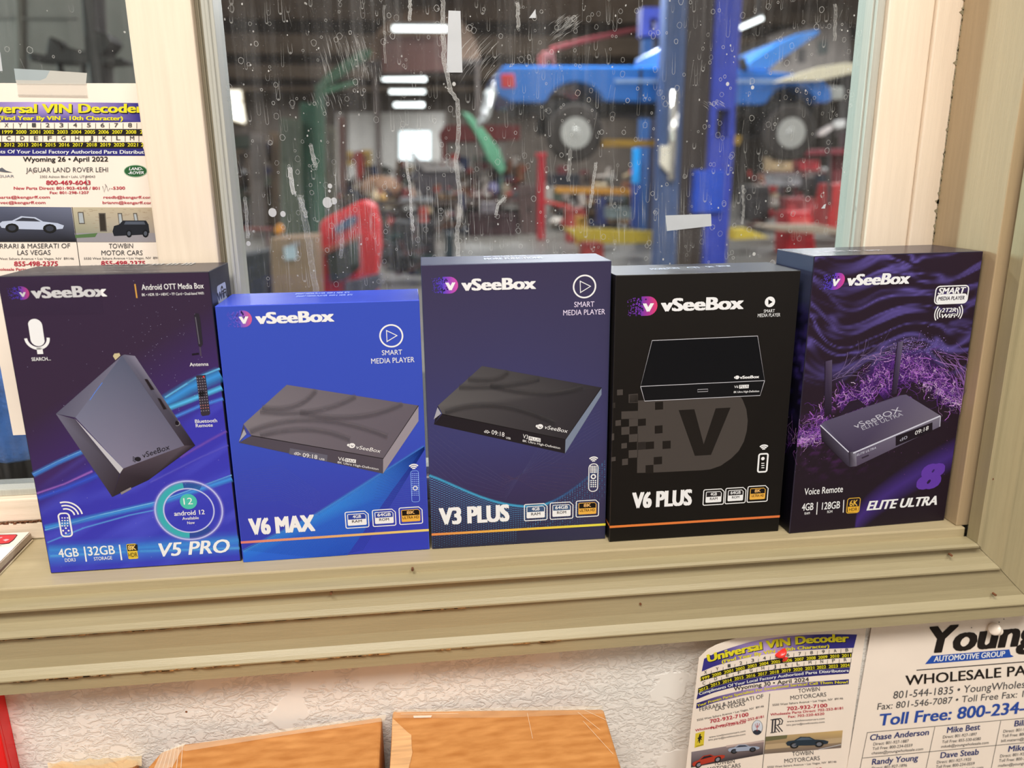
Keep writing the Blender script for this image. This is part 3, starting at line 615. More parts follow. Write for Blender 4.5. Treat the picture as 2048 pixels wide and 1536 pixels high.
F2.poly(mb, [(580, 896), (655, 910), (654, 923), (578, 908)], A(104, 98, 106), 5); F2.stext(mb, '09:18', (605.4, 913.5), (634.4, 918), (.5, -8), WHITE, .0); F2.stext(mb, 'd0▸', (588, 909), (602, 911), (.5, -6), WHITE, .0); F2.stext(mb, 'USB', (639, 919.5), (649, 921), (0, -4), WHITE, .02)
F2.stext(mb, 'vSeeBox', (711, 897), (760, 905.5), (3, -7), WHITE, .05); F2.disc(mb, (704, 891), .0019, WHITE, 6, 1.2); F2.disc(mb, (697, 890), .0010, WHITE, 6); F2.stext(mb, 'v', (701, 893), (707, 894), (1, -5), A(90, 80, 84), .03, 8)
F2.stext(mb, 'V6', (676, 920.5), (689, 922), (.5, -7), WHITE, .0); F2.poly(mb, [(691, 916), (712, 919), (711.5, 926), (690, 923)], WHITE, 6); F2.stext(mb, 'MAX', (692, 922.3), (710, 925), (.3, -5), A(90, 80, 84), .0, 8); F2.stext(mb, '8K Ultra High-Definition', (675, 926), (757, 940), (.3, -4), WHITE, .01)
link('player_picture', mb, INK, o)
mb = MB(); wifi(F2, mb, (827.7, 940), (4, 8, 12), .0010); F2.stroke(mb, F2.rrect((821, 942), (839.4, 1003), .0016), .00035, A(150, 185, 245), 5, True, True); keypad(F2, mb, (822.5, 945), (838, 992), 12, 4, .0004, A(170, 195, 245)); F2.arc(mb, (830.5, 976), .0015, 0, 360, .0006, WHITE, 7); link('remote_icon', mb, INK, o)
mb = MB(); F2.text(mb, 'V6 MAX', (499.5, 1069), (631, 1061), 31.5, WHITE, .075); link('title', mb, INK, o)
badges(F2, o, [((690, 1024.5), (738, 1053.5)), ((744.6, 1020.5), (792, 1050)), ((798, 1016), (845.2, 1046))], A(50, 70, 150))
stripe(F2, o, (484, 1086.6), (858.5, 1058), A(236, 128, 112), A(246, 210, 110))
mb = MB()
for k, (a, b) in enumerate((((592, 594), (704, 592)), ((590, 589.5), (698, 587)))): T2.text(mb, 'SMART MEDIA PLAYER  WIFI 6  HDR  BT5', a, b, 2.6, A(196, 208, 245), .01)
link('lettering', mb, INK, o)

# 3 --- navy carton
o, F3, T3, _, _ = carton(2, 'tallest middle carton, dark navy, with a black player picture and a cyan curve', A(60, 62, 86), .42)
mb = art(F3, o, lambda u, v: mix(ramp([(0, A(66, 56, 78)), (.3, A(66, 60, 92)), (.6, A(64, 62, 106)), (.8, A(60, 50, 84)), (1, A(44, 44, 62))], v), A(64, 56, 80), max(0, u-.5)*.9), 8, 24)
cv = []
for k in range(25):
    t = k/24; x = 858+(1210-858)*t; cv.append((x, 951+62*math.sin(min(1, t/.57)*math.pi/2)**1.15-(max(0, t-.6)/.4)**1.6*92))
F3.stroke(mb, cv, .0030, [A(80, 180, 215, .9) if k < 17 else A(70, 110, 160, .9*max(0, 1-(k-16)/8)) for k in range(25)], 3, soft=True)
for j in range(34):                              # dotted contour lines fading downwards
    for k in range(72):
        t = k/71; x = 859+350*t
        if t < .56: yb = 951+62*math.sin(min(1, t/.57)*math.pi/2)**1.15; y = yb+j*(4.6-1.6*t)+2; ln = max(1.0, 4.6-j*.07-3*t*(j/12)); fa = max(.12, .9-j*.022-.3*t)
        else: yb = 951+62-((t-.6)/.4 if t > .6 else 0)**1.6*92; y = yb+j*(2.2+2.2*(1-t))+3*math.sin(t*40+j*.9)*(1 if j > 2 else .2); ln = 1.9; fa = max(.1, .62-j*.016)
        if y > 1095-26*t or (y > 1066-19*t and t > .5): continue
        F3.poly(mb, [(x-ln/2, y+.7), (x+ln/2, y+.5), (x+ln/2, y-.7), (x-ln/2, y-.5)], A(96, 158, 196, fa), 3)
for k in range(9):
    F3.stroke(mb, [(856, 850+k*10), (930, 905+k*12), (1010, 960+k*5), (1100, 930-k*9), (1200, 865-k*6)], .00022, A(96, 92, 134, .45), 3)
    F3.stroke(mb, [(1000, 975-k*4), (1080, 925+k*7), (1150, 930+k*8), (1190, 985+k*2)], .00022, A(110, 84, 110, .35), 3)
link('printed_front', mb, INK, o)
logo(F3, o, 885, 916.7, 553.7, 586.7, (891, 580.5), (911, 580), 15, (923, 580.7), (1072, 577.5), 22.5, 864, c0=A(98, 70, 190), c1=A(226, 84, 158))
mb = play(F3, o, (1169, 573), 21.3, [(1160.3, 562.3), (1160.8, 585), (1181, 572.5)]); link('play_icon', mb, INK, o)
mb = MB(); F3.text(mb, 'SMART', (1148.3, 614.4), (1188.4, 613), 10.5, A(250, 225, 235), .002); F3.text(mb, 'MEDIA PLAYER', (1126.3, 631), (1210, 628), 10.5, A(250, 225, 235), .002); link('lettering', mb, INK, o)
mb = MB(); tp = [(964, 731.8), (1202.8, 775), (1131, 878.8), (884, 828), (876, 811)]
player_picture(F3, mb, tp, (1203, 789), [(1130, 906.7), (868, 848.5)], [(875, 814.6), (882.5, 827), (867.5, 838.5)], A(50, 44, 46), A(34, 28, 32), A(128, 134, 146),
    [((936, 757), (1000, 765), (1016, 742)), ((918, 773), (1020, 775), (1079, 756)), ((980, 770), (1090, 800), (1165, 772)), ((890, 824), (985, 785), (1110, 845))])
F3.stext(mb, '09:18', (983, 868), (1008.5, 873.5), (.5, -8.5), WHITE, .0); F3.stext(mb, 'd0▸', (968, 865), (980, 867.5), (.5, -6), WHITE, .0); F3.stext(mb, 'USB', (1012, 877), (1021, 879), (0, -4), WHITE, .02)
F3.stext(mb, 'vSeeBox', (1088, 857), (1134, 865.6), (3, -7), WHITE, .05); F3.disc(mb, (1080, 853), .0019, WHITE, 6, 1.2); F3.disc(mb, (1074, 852), .0010, WHITE, 6); F3.stext(mb, 'v', (1077, 855.5), (1083, 856.5), (1, -5), A(40, 34, 36), .03, 8)
F3.stext(mb, 'V3', (1045.6, 876), (1055.6, 878), (.5, -8), WHITE, .0); F3.poly(mb, [(1057.5, 872), (1081, 876.5), (1081, 884), (1057, 880)], WHITE, 6); F3.stext(mb, 'PLUS', (1059, 879), (1079.5, 882.8), (.3, -5.2), A(60, 52, 56), .0, 8); F3.stext(mb, '8K Ultra High-Definition', (1045, 883), (1120, 898), (.3, -4.2), WHITE, .01)
link('player_picture', mb, INK, o)
mb = MB(); wifi(F3, mb, (1187, 925), (4, 8, 12), .0010); F3.stroke(mb, F3.rrect((1178, 928), (1195, 982), .0030), .0007, WHITE, 5, True, True); keypad(F3, mb, (1180, 931), (1193.5, 946), 5, 4, .00055, WHITE); F3.arc(mb, (1186.6, 953), .0016, 0, 360, .0010, WHITE, 7); keypad(F3, mb, (1180, 959), (1193, 975), 4, 3, .0006, WHITE); link('remote_icon', mb, INK, o)
mb = MB(); F3.text(mb, 'V3 PLUS', (878.5, 1048.5), (1019, 1041.5), 32, WHITE, .075); link('title', mb, INK, o)
badges(F3, o, [((1048.7, 1009), (1094, 1039)), ((1100.4, 1006), (1145.6, 1036)), ((1152.5, 1002), (1196.7, 1031.5))], A(66, 90, 120))
stripe(F3, o, (863.3, 1069.4), (1211, 1048.3), A(244, 140, 74), A(248, 226, 70))
mb = MB(); T3.text(mb, 'MORE FUNCTIONS', (970, 520.5), (1086, 516.5), 3, A(226, 226, 236), .03); T3.text(mb, 'SMART MEDIA PLAYER BLUETOOTH', (968, 515), (1052, 512.6), 1.8, A(226, 226, 236), .01); link('lettering', mb, INK, o)

# 4 --- black carton
o, F4, T4, _, S4 = carton(3, 'black carton, second from the right, with a big faded grey V emblem', A(34, 29, 25), .3)
mb = art(F4, o, lambda u, v: ramp([(0, A(31, 26, 22)), (.4, A(24, 19, 16)), (1, A(14, 10, 8))], v), 4, 12)
z9 = lambda x, y: (1200+x/4.8, 800+y/4.8); GR = A(76, 66, 58)
F4.poly(mb, [z9(*p) for p in ((365, 5), (420, 2), (1330, -60), (1370, 0), (1405, 90), (1418, 200), (1408, 300), (1380, 400), (1330, 490), (1260, 560), (1160, 630), (1060, 665), (980, 674), (512, 696), (355, 700))], GR, 2)
sq = [(205, 105, 365, 178), (278, 178, 365, 250), (205, 255, 283, 330), (278, 325, 365, 400), (355, 400, 440, 475), (275, 478, 365, 552), (148, 192, 200, 245), (205, 412, 258, 462), (212, 562, 268, 622), (108, 320, 135, 385), (108, 545, 150, 585), (110, 25, 145, 75), (275, -60, 365, 22)]
dk = [(528, 15, 605, 90), (365, 178, 440, 245), (525, 243, 600, 318), (283, 255, 355, 325), (440, 398, 518, 468), (600, 390, 678, 465), (515, 543, 595, 615), (437, 622, 512, 702)]
for s_, c, k in ((sq, GR, 2), (dk, A(28, 22, 18), 3)):
    for a, b, cc, d in s_: F4.poly(mb, [z9(a, b+5), z9(cc, b-1), z9(cc, d-1), z9(a, d+5)], c, k)
for a, b, cc, d in ((120, 1292, 178, 1348), (245, 1343, 328, 1425), (66, 1425, 100, 1478)): F4.poly(mb, [(1210+x/4.995, 520+y/4.995) for x, y in ((a, b+4), (cc, b), (cc, d), (a, d+4))], GR, 2)
F4.poly(mb, [z9(*p) for p in ((755, 97), (905, 88), (995, 425), (910, 535))], A(30, 24, 20), 4); F4.poly(mb, [z9(*p) for p in ((995, 425), (1110, 80), (1252, 72), (1065, 525), (910, 535))], A(30, 24, 20), 4)
link('printed_front', mb, INK, o)
logo(F4, o, 1283, 1314, 593, 630.7, (1285, 623.5), (1307, 622.5), 16, (1321, 623), (1486.7, 616.7), 24.5, 1256, c0=A(122, 56, 160), c1=A(238, 64, 100))
mb = play(F4, o, (1539.7, 603.7), 10.5, [(1536.5, 598.5), (1536.5, 609.5), (1545, 603.8)], True); link('play_icon', mb, INK, o)
mb = MB(); F4.text(mb, 'SMART', (1527, 625.4), (1549, 624.4), 6.3, WHITE, .005); F4.text(mb, 'MEDIA PLAYER', (1515, 634.4), (1560, 632.6), 6.8, WHITE, .005); link('lettering', mb, INK, o)
mb = MB(); Bk = A(9, 10, 14)
F4.poly(mb, [(1304, 681), (1515, 671.8), (1529, 761), (1281, 772.7)], Bk, 5); F4.poly(mb, [(1281, 772.7), (1529, 761), (1520, 790.7), (1289, 802)], A(12, 12, 15), 5)
F4.stroke(mb, [(1304, 681), (1515, 671.8), (1529, 761), (1281, 772.7)], .0005, A(200, 190, 185), 6, closed=True); F4.stroke(mb, [(1281, 772.7), (1289, 802), (1520, 790.7), (1529, 761)], .0005, A(200, 190, 185), 6)
F4.stroke(mb, [(1395, 779), (1415.6, 778), (1415.6, 782.6), (1395, 783.6)], .0004, A(190, 180, 175), 6, closed=True)
F4.text(mb, 'vSeeBox', (1479, 757.3), (1518, 756), 5.6, WHITE, .05); F4.disc(mb, (1474, 754.6), .0014, WHITE, 6, 1.2); F4.disc(mb, (1470, 754.8), .0008, WHITE, 6); F4.text(mb, 'V6', (1468, 776.2), (1476, 775.6), 5, WHITE, .0)
F4.poly(mb, [(1478, 770), (1497.5, 769), (1497, 776), (1478, 777)], WHITE, 6); F4.text(mb, 'PLUS', (1479.5, 775.6), (1496, 774.8), 4.6, A(40, 30, 28), 0, 0, 7); F4.text(mb, '8K Ultra High-Definition', (1467, 786.2), (1518, 783.5), 3.8, WHITE, .01)
link('player_picture', mb, INK, o)
mb = MB(); wifi(F4, mb, (1527, 901), (4, 8, 12), .0011); F4.stroke(mb, F4.rrect((1518, 908), (1533, 943), .0014), .0013, WHITE, 5, True, True); F4.disc(mb, (1525.6, 917), .0014, WHITE, 5)
for k in range(3): F4.stroke(mb, [(1522.5, 926.5+k*4.4), (1528.5, 926.3+k*4.4)], .0007, WHITE, 5)
link('remote_icon', mb, INK, o)
mb = MB(); F4.text(mb, 'V6 PLUS', (1263.5, 1015.5), (1383, 1009.5), 30, WHITE, .075); link('title', mb, INK, o)
badges(F4, o, [((1407.5, 979.6), (1446.6, 1008)), ((1451.7, 976.7), (1490, 1005)), ((1496, 973), (1534, 1002))], A(40, 34, 34))
stripe(F4, o, (1220, 1053), (1563, 1033), A(240, 128, 54), A(236, 120, 60))
mb = MB(); S4.stroke(mb, [(0, S4.uv((1220, 1053))[1]), (.055, S4.uv((1220, 1053))[1])], .0018, A(238, 124, 56), 4, True); link('stripe', mb, INK, o)
mb = MB()
for k, (a, b) in enumerate(((1304, 1336), (1338, 1360), (1378, 1400), (1416, 1428), (1438, 1464))): T4.text(mb, ('MORE', 'FUN', 'CTI', 'ON', 'SETUP')[k], (a, 540-k*1.4), (b, 539-k*1.4), 2.4, A(220, 222, 228), .03)
link('lettering', mb, INK, o)

# 5 --- dark purple carton
o, F5, T5, _, S5 = carton(4, 'rightmost carton, dark purple ripples and a violet splash behind a silver player with two antennas', A(46, 38, 54), .26)
def f5(u, v):
    y = v*1.6; n = noise.fractal((u*1.5+.5*noise.noise((u*2, y*3, 4)), y*9+1.5*noise.noise((u*2.4, y*2, 7)), 2.), .55, 2.1, 3)
    rid = max(0, 1-abs(n)*3.4)**1.7
    c = mix(A(46, 29, 40), A(32, 19, 28), v); fade = 1 if v < .34 else max(0, 1-(v-.34)*9)
    c = mix(c, A(112, 92, 164), rid*.85*fade*(.35+.65*min(1, max(0, .6+noise.noise((u*3, y*4, 9))))))
    if v > .5:
        k = max(0, noise.fractal((u*14, v*42, 3.), .7, 2., 4))*max(0, 1-abs(v-.62)*5)*max(0, 1-abs(u-.22)*2.4); c = mix(c, A(92, 40, 96), min(1, k*1.6))
    d = abs((v-.86)-.34*(0.9-u)**1.0*0.7); s = max(0, 1-abs(v-(.985-.36*max(0, u-.42)**.7))*14)*(1 if u > .42 else 0); c = mix(c, A(84, 52, 142), s*.6)
    return c
mb = art(F5, o, f5, 90, 150)
rnd = random.Random(5)
def splash(path, wd, n, ln, cols, wob=1.0):
    for i in range(n):
        k = rnd.random()*(len(path)-1); j = int(k); t = k-j; cx = path[j][0]+(path[j+1][0]-path[j][0])*t; cy = path[j][1]+(path[j+1][1]-path[j][1])*t
        dx, dy = path[j+1][0]-path[j][0], path[j+1][1]-path[j][1]; l_ = math.hypot(dx, dy); dx, dy = dx/l_, dy/l_
        off = rnd.gauss(0, .45)*wd; x, y = cx-dy*off, cy+dx*off; a = math.atan2(dy, dx)+rnd.uniform(-.9, .9)*wob; pts = [(x, y)]
        for s in range(7): a += rnd.uniform(-.75, .75)*wob; x += math.cos(a)*ln/6; y += math.sin(a)*ln/6; pts.append((x, y))
        c = rnd.choice(cols); F5.stroke(mb, pts, rnd.choice((.00025, .0004, .0006)), (*c[:3], rnd.uniform(.3, .95)), 2.5+rnd.random(), soft=rnd.random() < .5)
VC = [A(158, 84, 180), A(192, 112, 200), A(124, 62, 156), A(226, 166, 216), A(112, 58, 136), A(94, 48, 110)]
wave = [(1690, 828), (1730, 790), (1752, 752), (1790, 722), (1835, 722), (1862, 750), (1890, 780), (1920, 800)]
for pth, wd in ((wave, 60), ([(1760, 790), (1800, 752), (1850, 745), (1890, 775)], 46), ([(1596, 872), (1640, 868), (1660, 840)], 40), ([(1700, 800), (1690, 770), (1680, 810)], 26)):
    F5.stroke(mb, pth, wd*PX, A(78, 36, 108, .8), 2, soft=True)
PKL = [A(236, 176, 222), A(206, 130, 214), A(244, 206, 226)]
splash(wave, 38, 400, 19, VC, 1.0); splash(wave, 24, 110, 9, PKL, 1.5); splash([(1760, 790), (1800, 752), (1850, 745), (1890, 775)], 30, 220, 17, VC, 1.0); splash([(1850, 762), (1885, 790), (1918, 806)], 14, 90, 9, PKL, 1.4); splash([(1590, 875), (1630, 870), (1660, 845)], 28, 220, 14, VC, 1.0); splash([(1588, 880), (1615, 882), (1650, 862)], 14, 120, 8, PKL, 1.4); splash([(1605, 860), (1640, 830), (1665, 800)], 20, 70, 14, VC)
for i in range(420):
    k = rnd.random()*(len(wave)-1.001); j = int(k); t = k-j; x = wave[j][0]+(wave[j+1][0]-wave[j][0])*t+rnd.gauss(0, 14); y = wave[j][1]+(wave[j+1][1]-wave[j][1])*t+rnd.gauss(0, 16); F5.disc(mb, (x, y), rnd.choice((.0002, .0003, .0005)), (*rnd.choice(VC+PKL)[:3], rnd.uniform(.3, .9)), 4, n=5)
splash([(1700, 805), (1690, 775), (1685, 815)], 20, 60, 16, VC); splash([(1660, 765), (1720, 718), (1790, 700)], 12, 40, 50, [A(150, 120, 160), A(110, 90, 130)], .35); splash([(1860, 690), (1905, 720), (1925, 770)], 22, 40, 40, [A(150, 100, 170), A(190, 130, 190)], .35)
for i in range(300):
    x, y = rnd.gauss(1835, 28), rnd.gauss(695, 13)
    F5.disc(mb, (x, y), rnd.choice((.0002, .0003, .0004)), A(190, 150, 220, rnd.uniform(.3, .9)), 4, n=5)
for i in range(60): F5.disc(mb, (rnd.uniform(1590, 1930), rnd.uniform(850, 950)), rnd.choice((.0002, .0003)), A(150, 90, 140, rnd.uniform(.3, .8)), 4, n=5)
link('printed_front', mb, INK, o)
logo(F5, o, 1664, 1684, 546, 579, (1664, 572.5), (1679, 571.5), 14, (1693, 570.7), (1819, 567), 21.5, 1641, .2, c0=A(94, 66, 180), c1=A(226, 70, 140))
mb = MB(); F5.stroke(mb, F5.rrect((1872.5, 573), (1933, 605.5), .0030), .0009, WHITE, 5, True, True); pts = F5.rrect((1873.5, 589), (1932, 604.5), .0024); mb.face([F5.P(*a, 4) for a in pts], WHITE)
F5.text(mb, 'SMART', (1875, 588.4), (1930.5, 586), 12, WHITE, .045, .2); F5.text(mb, 'MEDIA PLAYER', (1875.5, 600.5), (1928, 599), 7.2, A(48, 30, 50), .015, .15, 7); link('badge', mb, INK, o)
mb = MB(); F5.text(mb, '2T2R', (1882, 624.6), (1911.6, 623.4), 8, WHITE, .03, .2); F5.text(mb, 'WiFi', (1881.6, 636), (1910.6, 634.8), 8, WHITE, .03, .2)
for r in (12, 17, 22): F5.arc(mb, (1890, 627), r*PX*1.05, 140, 215, .0009, WHITE, 5, n=12); F5.arc(mb, (1904, 625), r*PX*1.05, -35, 40, .0009, WHITE, 5, n=12)
link('wifi_icon', mb, INK, o)
mb = MB()
for p, c in (([(1650, 722.7), (1664, 719.5), (1663, 826), (1649, 836)], (A(72, 56, 78), A(94, 78, 96), A(40, 26, 40), A(30, 18, 30))), ([(1794.6, 684), (1806, 682), (1793, 787), (1783, 790)], (A(80, 64, 92), A(110, 94, 112), A(56, 40, 56), A(34, 20, 36)))):
    F5.poly(mb, p, list(c), 5); F5.stroke(mb, [p[0], p[3]], .0008, A(44, 30, 46), 6)
F5.poly(mb, [(1676, 833), (1698, 803), (1716, 798), (1732, 812)], A(42, 27, 42), 4.4)
F5.poly(mb, [(1640, 850), (1650, 842), (1800, 790), (1812, 789), (1880.5, 831), (1712, 903), (1697, 904)], [A(104, 92, 112), A(92, 80, 98), A(78, 62, 82), A(100, 86, 106), A(120, 106, 116), A(70, 56, 76), A(60, 46, 66)], 5)
F5.poly(mb, [(1640, 850), (1697, 904), (1698, 933), (1694, 931), (1643, 880)], [A(60, 48, 62), A(84, 74, 86), A(60, 48, 62), A(50, 40, 52), A(28, 18, 28)], 5)
F5.poly(mb, [(1697, 904), (1712, 903), (1713, 932), (1698, 934)], [A(40, 28, 40), A(150, 140, 146), A(120, 108, 116), A(50, 40, 52)], 6)
F5.poly(mb, [(1712, 903), (1880.5, 831), (1879.5, 853), (1713, 932)], [A(104, 90, 104), A(130, 118, 126), A(112, 100, 112), A(88, 72, 88)], 5)
F5.stroke(mb, [(1640, 850), (1697, 904)], .0008, A(224, 214, 216), 7); F5.stroke(mb, [(1706, 906), (1880.5, 831.5)], .0012, A(220, 210, 212), 7); F5.stroke(mb, [(1880.5, 832), (1879, 853)], .0008, A(190, 180, 184), 7)
F5.poly(mb, [(1791, 872.4), (1864.4, 844.4), (1864.4, 861.6), (1791, 891.7)], A(30, 20, 28), 7); F5.stext(mb, '09:18', (1829, 870), (1856, 859), (1, -8), WHITE, 0, 9); F5.stext(mb, 'd0', (1799, 883), (1814, 876.5), (0, -6), A(180, 170, 175), 0, 9)
F5.stext(mb, 'vSeeBOX', (1711, 857), (1804, 822), (-7, -8.5), A(205, 194, 196), .04, 8); F5.stext(mb, 'ELITE ULTRA', (1725, 860), (1806, 830.5), (-4, -6.5), A(190, 180, 184), .03, 8); F5.stext(mb, 'ELITE ULTRA', (1713, 912), (1751.5, 897), (1, -4.5), A(225, 215, 220), .02, 8)
F5.stroke(mb, [(1723, 916), (1737, 910)], .0012, A(56, 42, 54), 8); link('player_picture', mb, INK, o)
mb = MB(); F5.text(mb, '8', (1831, 978), (1884, 974.5), 47, A(104, 58, 156), .07, .22); link('numeral', mb, INK, o)
mb = MB(); F5.text(mb, 'Voice Remote', (1608, 989.5), (1685, 984), 13, WHITE, .01)
for t, a, b, cp, bo in (('4GB', (1603, 1021), (1626, 1019.8), 14, .015), ('RAM', (1608.7, 1029), (1619, 1028.4), 4.8, .01), ('128GB', (1643, 1018.8), (1679, 1016.3), 14, .015), ('ROM', (1654, 1025.7), (1664, 1025.1), 4.8, .01)): F5.text(mb, t, a, b, cp, WHITE, bo)
F5.stroke(mb, [(1634.5, 1004), (1633, 1029)], .0007, WHITE, 5); F5.stroke(mb, [(1687.4, 999.5), (1686, 1025)], .0007, WHITE, 5); link('specification', mb, INK, o)
mb = MB(); pts = F5.rrect((1695.3, 997), (1717.5, 1024.4), .0018); F5.stroke(mb, pts, .0006, A(240, 180, 60), 5, True, True); F5.poly(mb, [(1695.5, 1013.5), (1717.5, 1012.2), (1716, 1024), (1695, 1024.6)], A(244, 178, 50), 5)
F5.text(mb, '6K', (1698.3, 1012), (1714.6, 1011), 11.5, A(250, 190, 70), .02); F5.text(mb, 'HDR', (1697.5, 1022), (1714, 1021), 6, A(90, 56, 20), .01); link('badge', mb, INK, o)
mb = MB(); F5.text(mb, 'ELITE ULTRA', (1732.5, 1019.8), (1873, 1009.5), 17.5, WHITE, .05, .25); link('title', mb, INK, o)
mb = art(S5, o, lambda u, v: mix(ramp([(0, A(70, 72, 92)), (.14, A(66, 68, 88)), (.2, A(24, 22, 40)), (.45, A(18, 13, 28)), (1, A(12, 8, 14))], v), A(86, 64, 150), max(0, 1-abs(noise.noise((u*2, v*26, 3)))*4)**2*.8*max(0, 1-abs(v-.35)*4)), 10, 60)
for i in range(90):
    x = rnd.uniform(.012, S5.w-.001); y = F5.h*(.355+rnd.gauss(0, .03)); S5.stroke(mb, [(x, y), (x+rnd.uniform(-.004, .004), y+rnd.uniform(-.006, .006)), (x+rnd.uniform(-.006, .006), y+rnd.uniform(-.01, .008))], .0004, (*rnd.choice(VC)[:3], rnd.uniform(.3, .8)), 3, True)
link('printed_side', mb, INK, o)
mb = MB()
for k, (a, b) in enumerate(((1648, 1664), (1672, 1694), (1706, 1722), (1738, 1770))): T5.text(mb, ('MORE', 'FUNCT', 'IONS', 'REMOTE')[k], (a, 505-k*.8), (b, 504-k*.8), 2.2, A(230, 216, 210), .03)
link('lettering', mb, INK, o)
# ------------------------------------------------------------------ flyers, pins, brochures, cardboard
PW = (.90, .80, .70)
M_paper = mat('flyer_paper', PW, .75, var=.03)
BLK = A(44, 38, 36); GRY = A(84, 78, 74); RED = A(206, 52, 66); YEL = A(250, 226, 40); NVY = A(58, 50, 130); BLU = A(46, 80, 158)
class Sheet(Face):                                # a sheet whose depth may vary: photo pixel -> point at y = dep(px,py)
    def __init__(s, dep): s.dep = dep
    def p3(s, p, k):
        y = s.dep(*p)-k*5e-5; return at(p[0], p[1], y)
    def poly(s, mb, pts, col, k=3): mb.face([s.p3(p, k) for p in pts], col)
    def line(s, mb, pts, wd, col, k=4):
        off = []; n = len(pts)
        for i in range(n):
            a, b = Vector(pts[max(i-1, 0)]), Vector(pts[min(i+1, n-1)]); d = (b-a).normalized(); off.append((-d.y*wd/2, d.x*wd/2))
        mb.mesh([s.p3((p[0]+o[0], p[1]+o[1]), k) for p, o in zip(pts, off)]+[s.p3((p[0]-o[0], p[1]-o[1]), k) for p, o in zip(pts, off)], [(i, i+1, n+i+1, n+i) for i in range(n-1)], col)
    def text(s, mb, t, a, b, cap, col, bold=0, shear=0, k=6, mid=None, lean=.06):
        bw, sh_ = heavy(bold); V_, fs, cp, _, wd = glyphs(t, bw, shear); M = mid or ((a[0]+b[0])/2, (a[1]+b[1])/2); ee = max([abs(q[0]) for q in sh_])/wd
        for i, (ox, oy) in enumerate(sh_): s._text(mb, [(ee+x*(1-2*ee)+ox/wd, y+oy/cp) for x, y in V_], fs, a, M, b, cap, col, k+i*.2)
    def _text(s, mb, vs, fs, a, M, b, cap, col, k):
        out = []
        for x, y in vs:
            w0, w1, w2 = (2*x-1)*(x-1), 4*x*(1-x), x*(2*x-1)
            dx = (4*x-3)*a[0]+(4-8*x)*M[0]+(4*x-1)*b[0]; dy = (4*x-3)*a[1]+(4-8*x)*M[1]+(4*x-1)*b[1]; l_ = math.hypot(dx, dy)
            nx, ny = dy/l_*.5, -dx/l_
            out.append(s.p3((w0*a[0]+w1*M[0]+w2*b[0]+nx*cap*y, w0*a[1]+w1*M[1]+w2*b[1]+ny*cap*y), k))
        mb.mesh(out, fs, col)
    def ell(s, mb, c, rx, ry, col, k=4, n=28, rot=0):
        mb.face([s.p3((c[0]+rx*math.cos(2*math.pi*i/n)*math.cos(rot)-ry*math.sin(2*math.pi*i/n)*math.sin(rot), c[1]+ry*math.sin(2*math.pi*i/n)*math.cos(rot)+rx*math.cos(2*math.pi*i/n)*math.sin(rot)), k) for i in range(n)], col)
def solid_sheet(name, S, quad, nu, nv, m, th=.00025):     # quad(s,t) -> pixel
    mb = MB(); vs = []
    for j in range(nv+1):
        for i in range(nu+1): vs.append(S.p3(quad(i/nu, j/nv), 0))
    q = len(vs); vs += [p+Vector((0, th, 0)) for p in vs[:q]]; W_ = nu+1
    fs = [(j*W_+i, (j+1)*W_+i, (j+1)*W_+i+1, j*W_+i+1) for j in range(nv) for i in range(nu)]
    fs += [tuple(q+k for k in reversed(f)) for f in fs]
    rim = [(0, i) for i in range(nu)]+[(j, nu) for j in range(nv)]+[(nv, i) for i in range(nu, 0, -1)]+[(j, 0) for j in range(nv, 0, -1)]
    ids = [j*W_+i for j, i in rim]; fs += [(a, b, q+b, q+a) for a, b in zip(ids, ids[1:]+ids[:1])]
    mb.mesh(vs, fs, (1, 1, 1, 1)); return link(name, mb, m, smooth=False)
def strip(S, mb, q, cols, k, n=14):               # a printed picture laid over a bent sheet
    tp = [tuple(q[0][i]+(q[1][i]-q[0][i])*t/n for i in (0, 1)) for t in range(n+1)]; bt_ = [tuple(q[3][i]+(q[2][i]-q[3][i])*t/n for i in (0, 1)) for t in range(n+1)]
    S_ = [mix(cols[0], cols[1], t/n) for t in range(n+1)]+[mix(cols[3], cols[2], t/n) for t in range(n+1)]
    mb.mesh([S.p3(p, k) for p in tp+bt_], [(i, i+1, n+2+i, n+1+i) for i in range(n)], S_)
def car(S, mb, fx, col, dark, wheel, k=5):        # small printed side view of a car; fx maps 0..1 x 0..1 to pixels
    S.poly(mb, [fx(x, y) for x, y in ((0, .45), (.04, .62), (.2, .66), (.8, .68), (.98, .62), (1, .48), (.9, .38), (.68, .32), (.56, .14), (.34, .1), (.2, .3), (.05, .34))], col, k)
    S.poly(mb, [fx(x, y) for x, y in ((.24, .31), (.36, .16), (.54, .19), (.64, .32))], dark, k+1)
    for x in (.2, .78):
        S.poly(mb, [fx(x+.105*math.cos(t*.524), .62+.2*math.sin(t*.524)) for t in range(12)], (.01, .01, .01, 1), k+1); S.poly(mb, [fx(x+.062*math.cos(t*.524), .62+.12*math.sin(t*.524)) for t in range(12)], wheel, k+2)
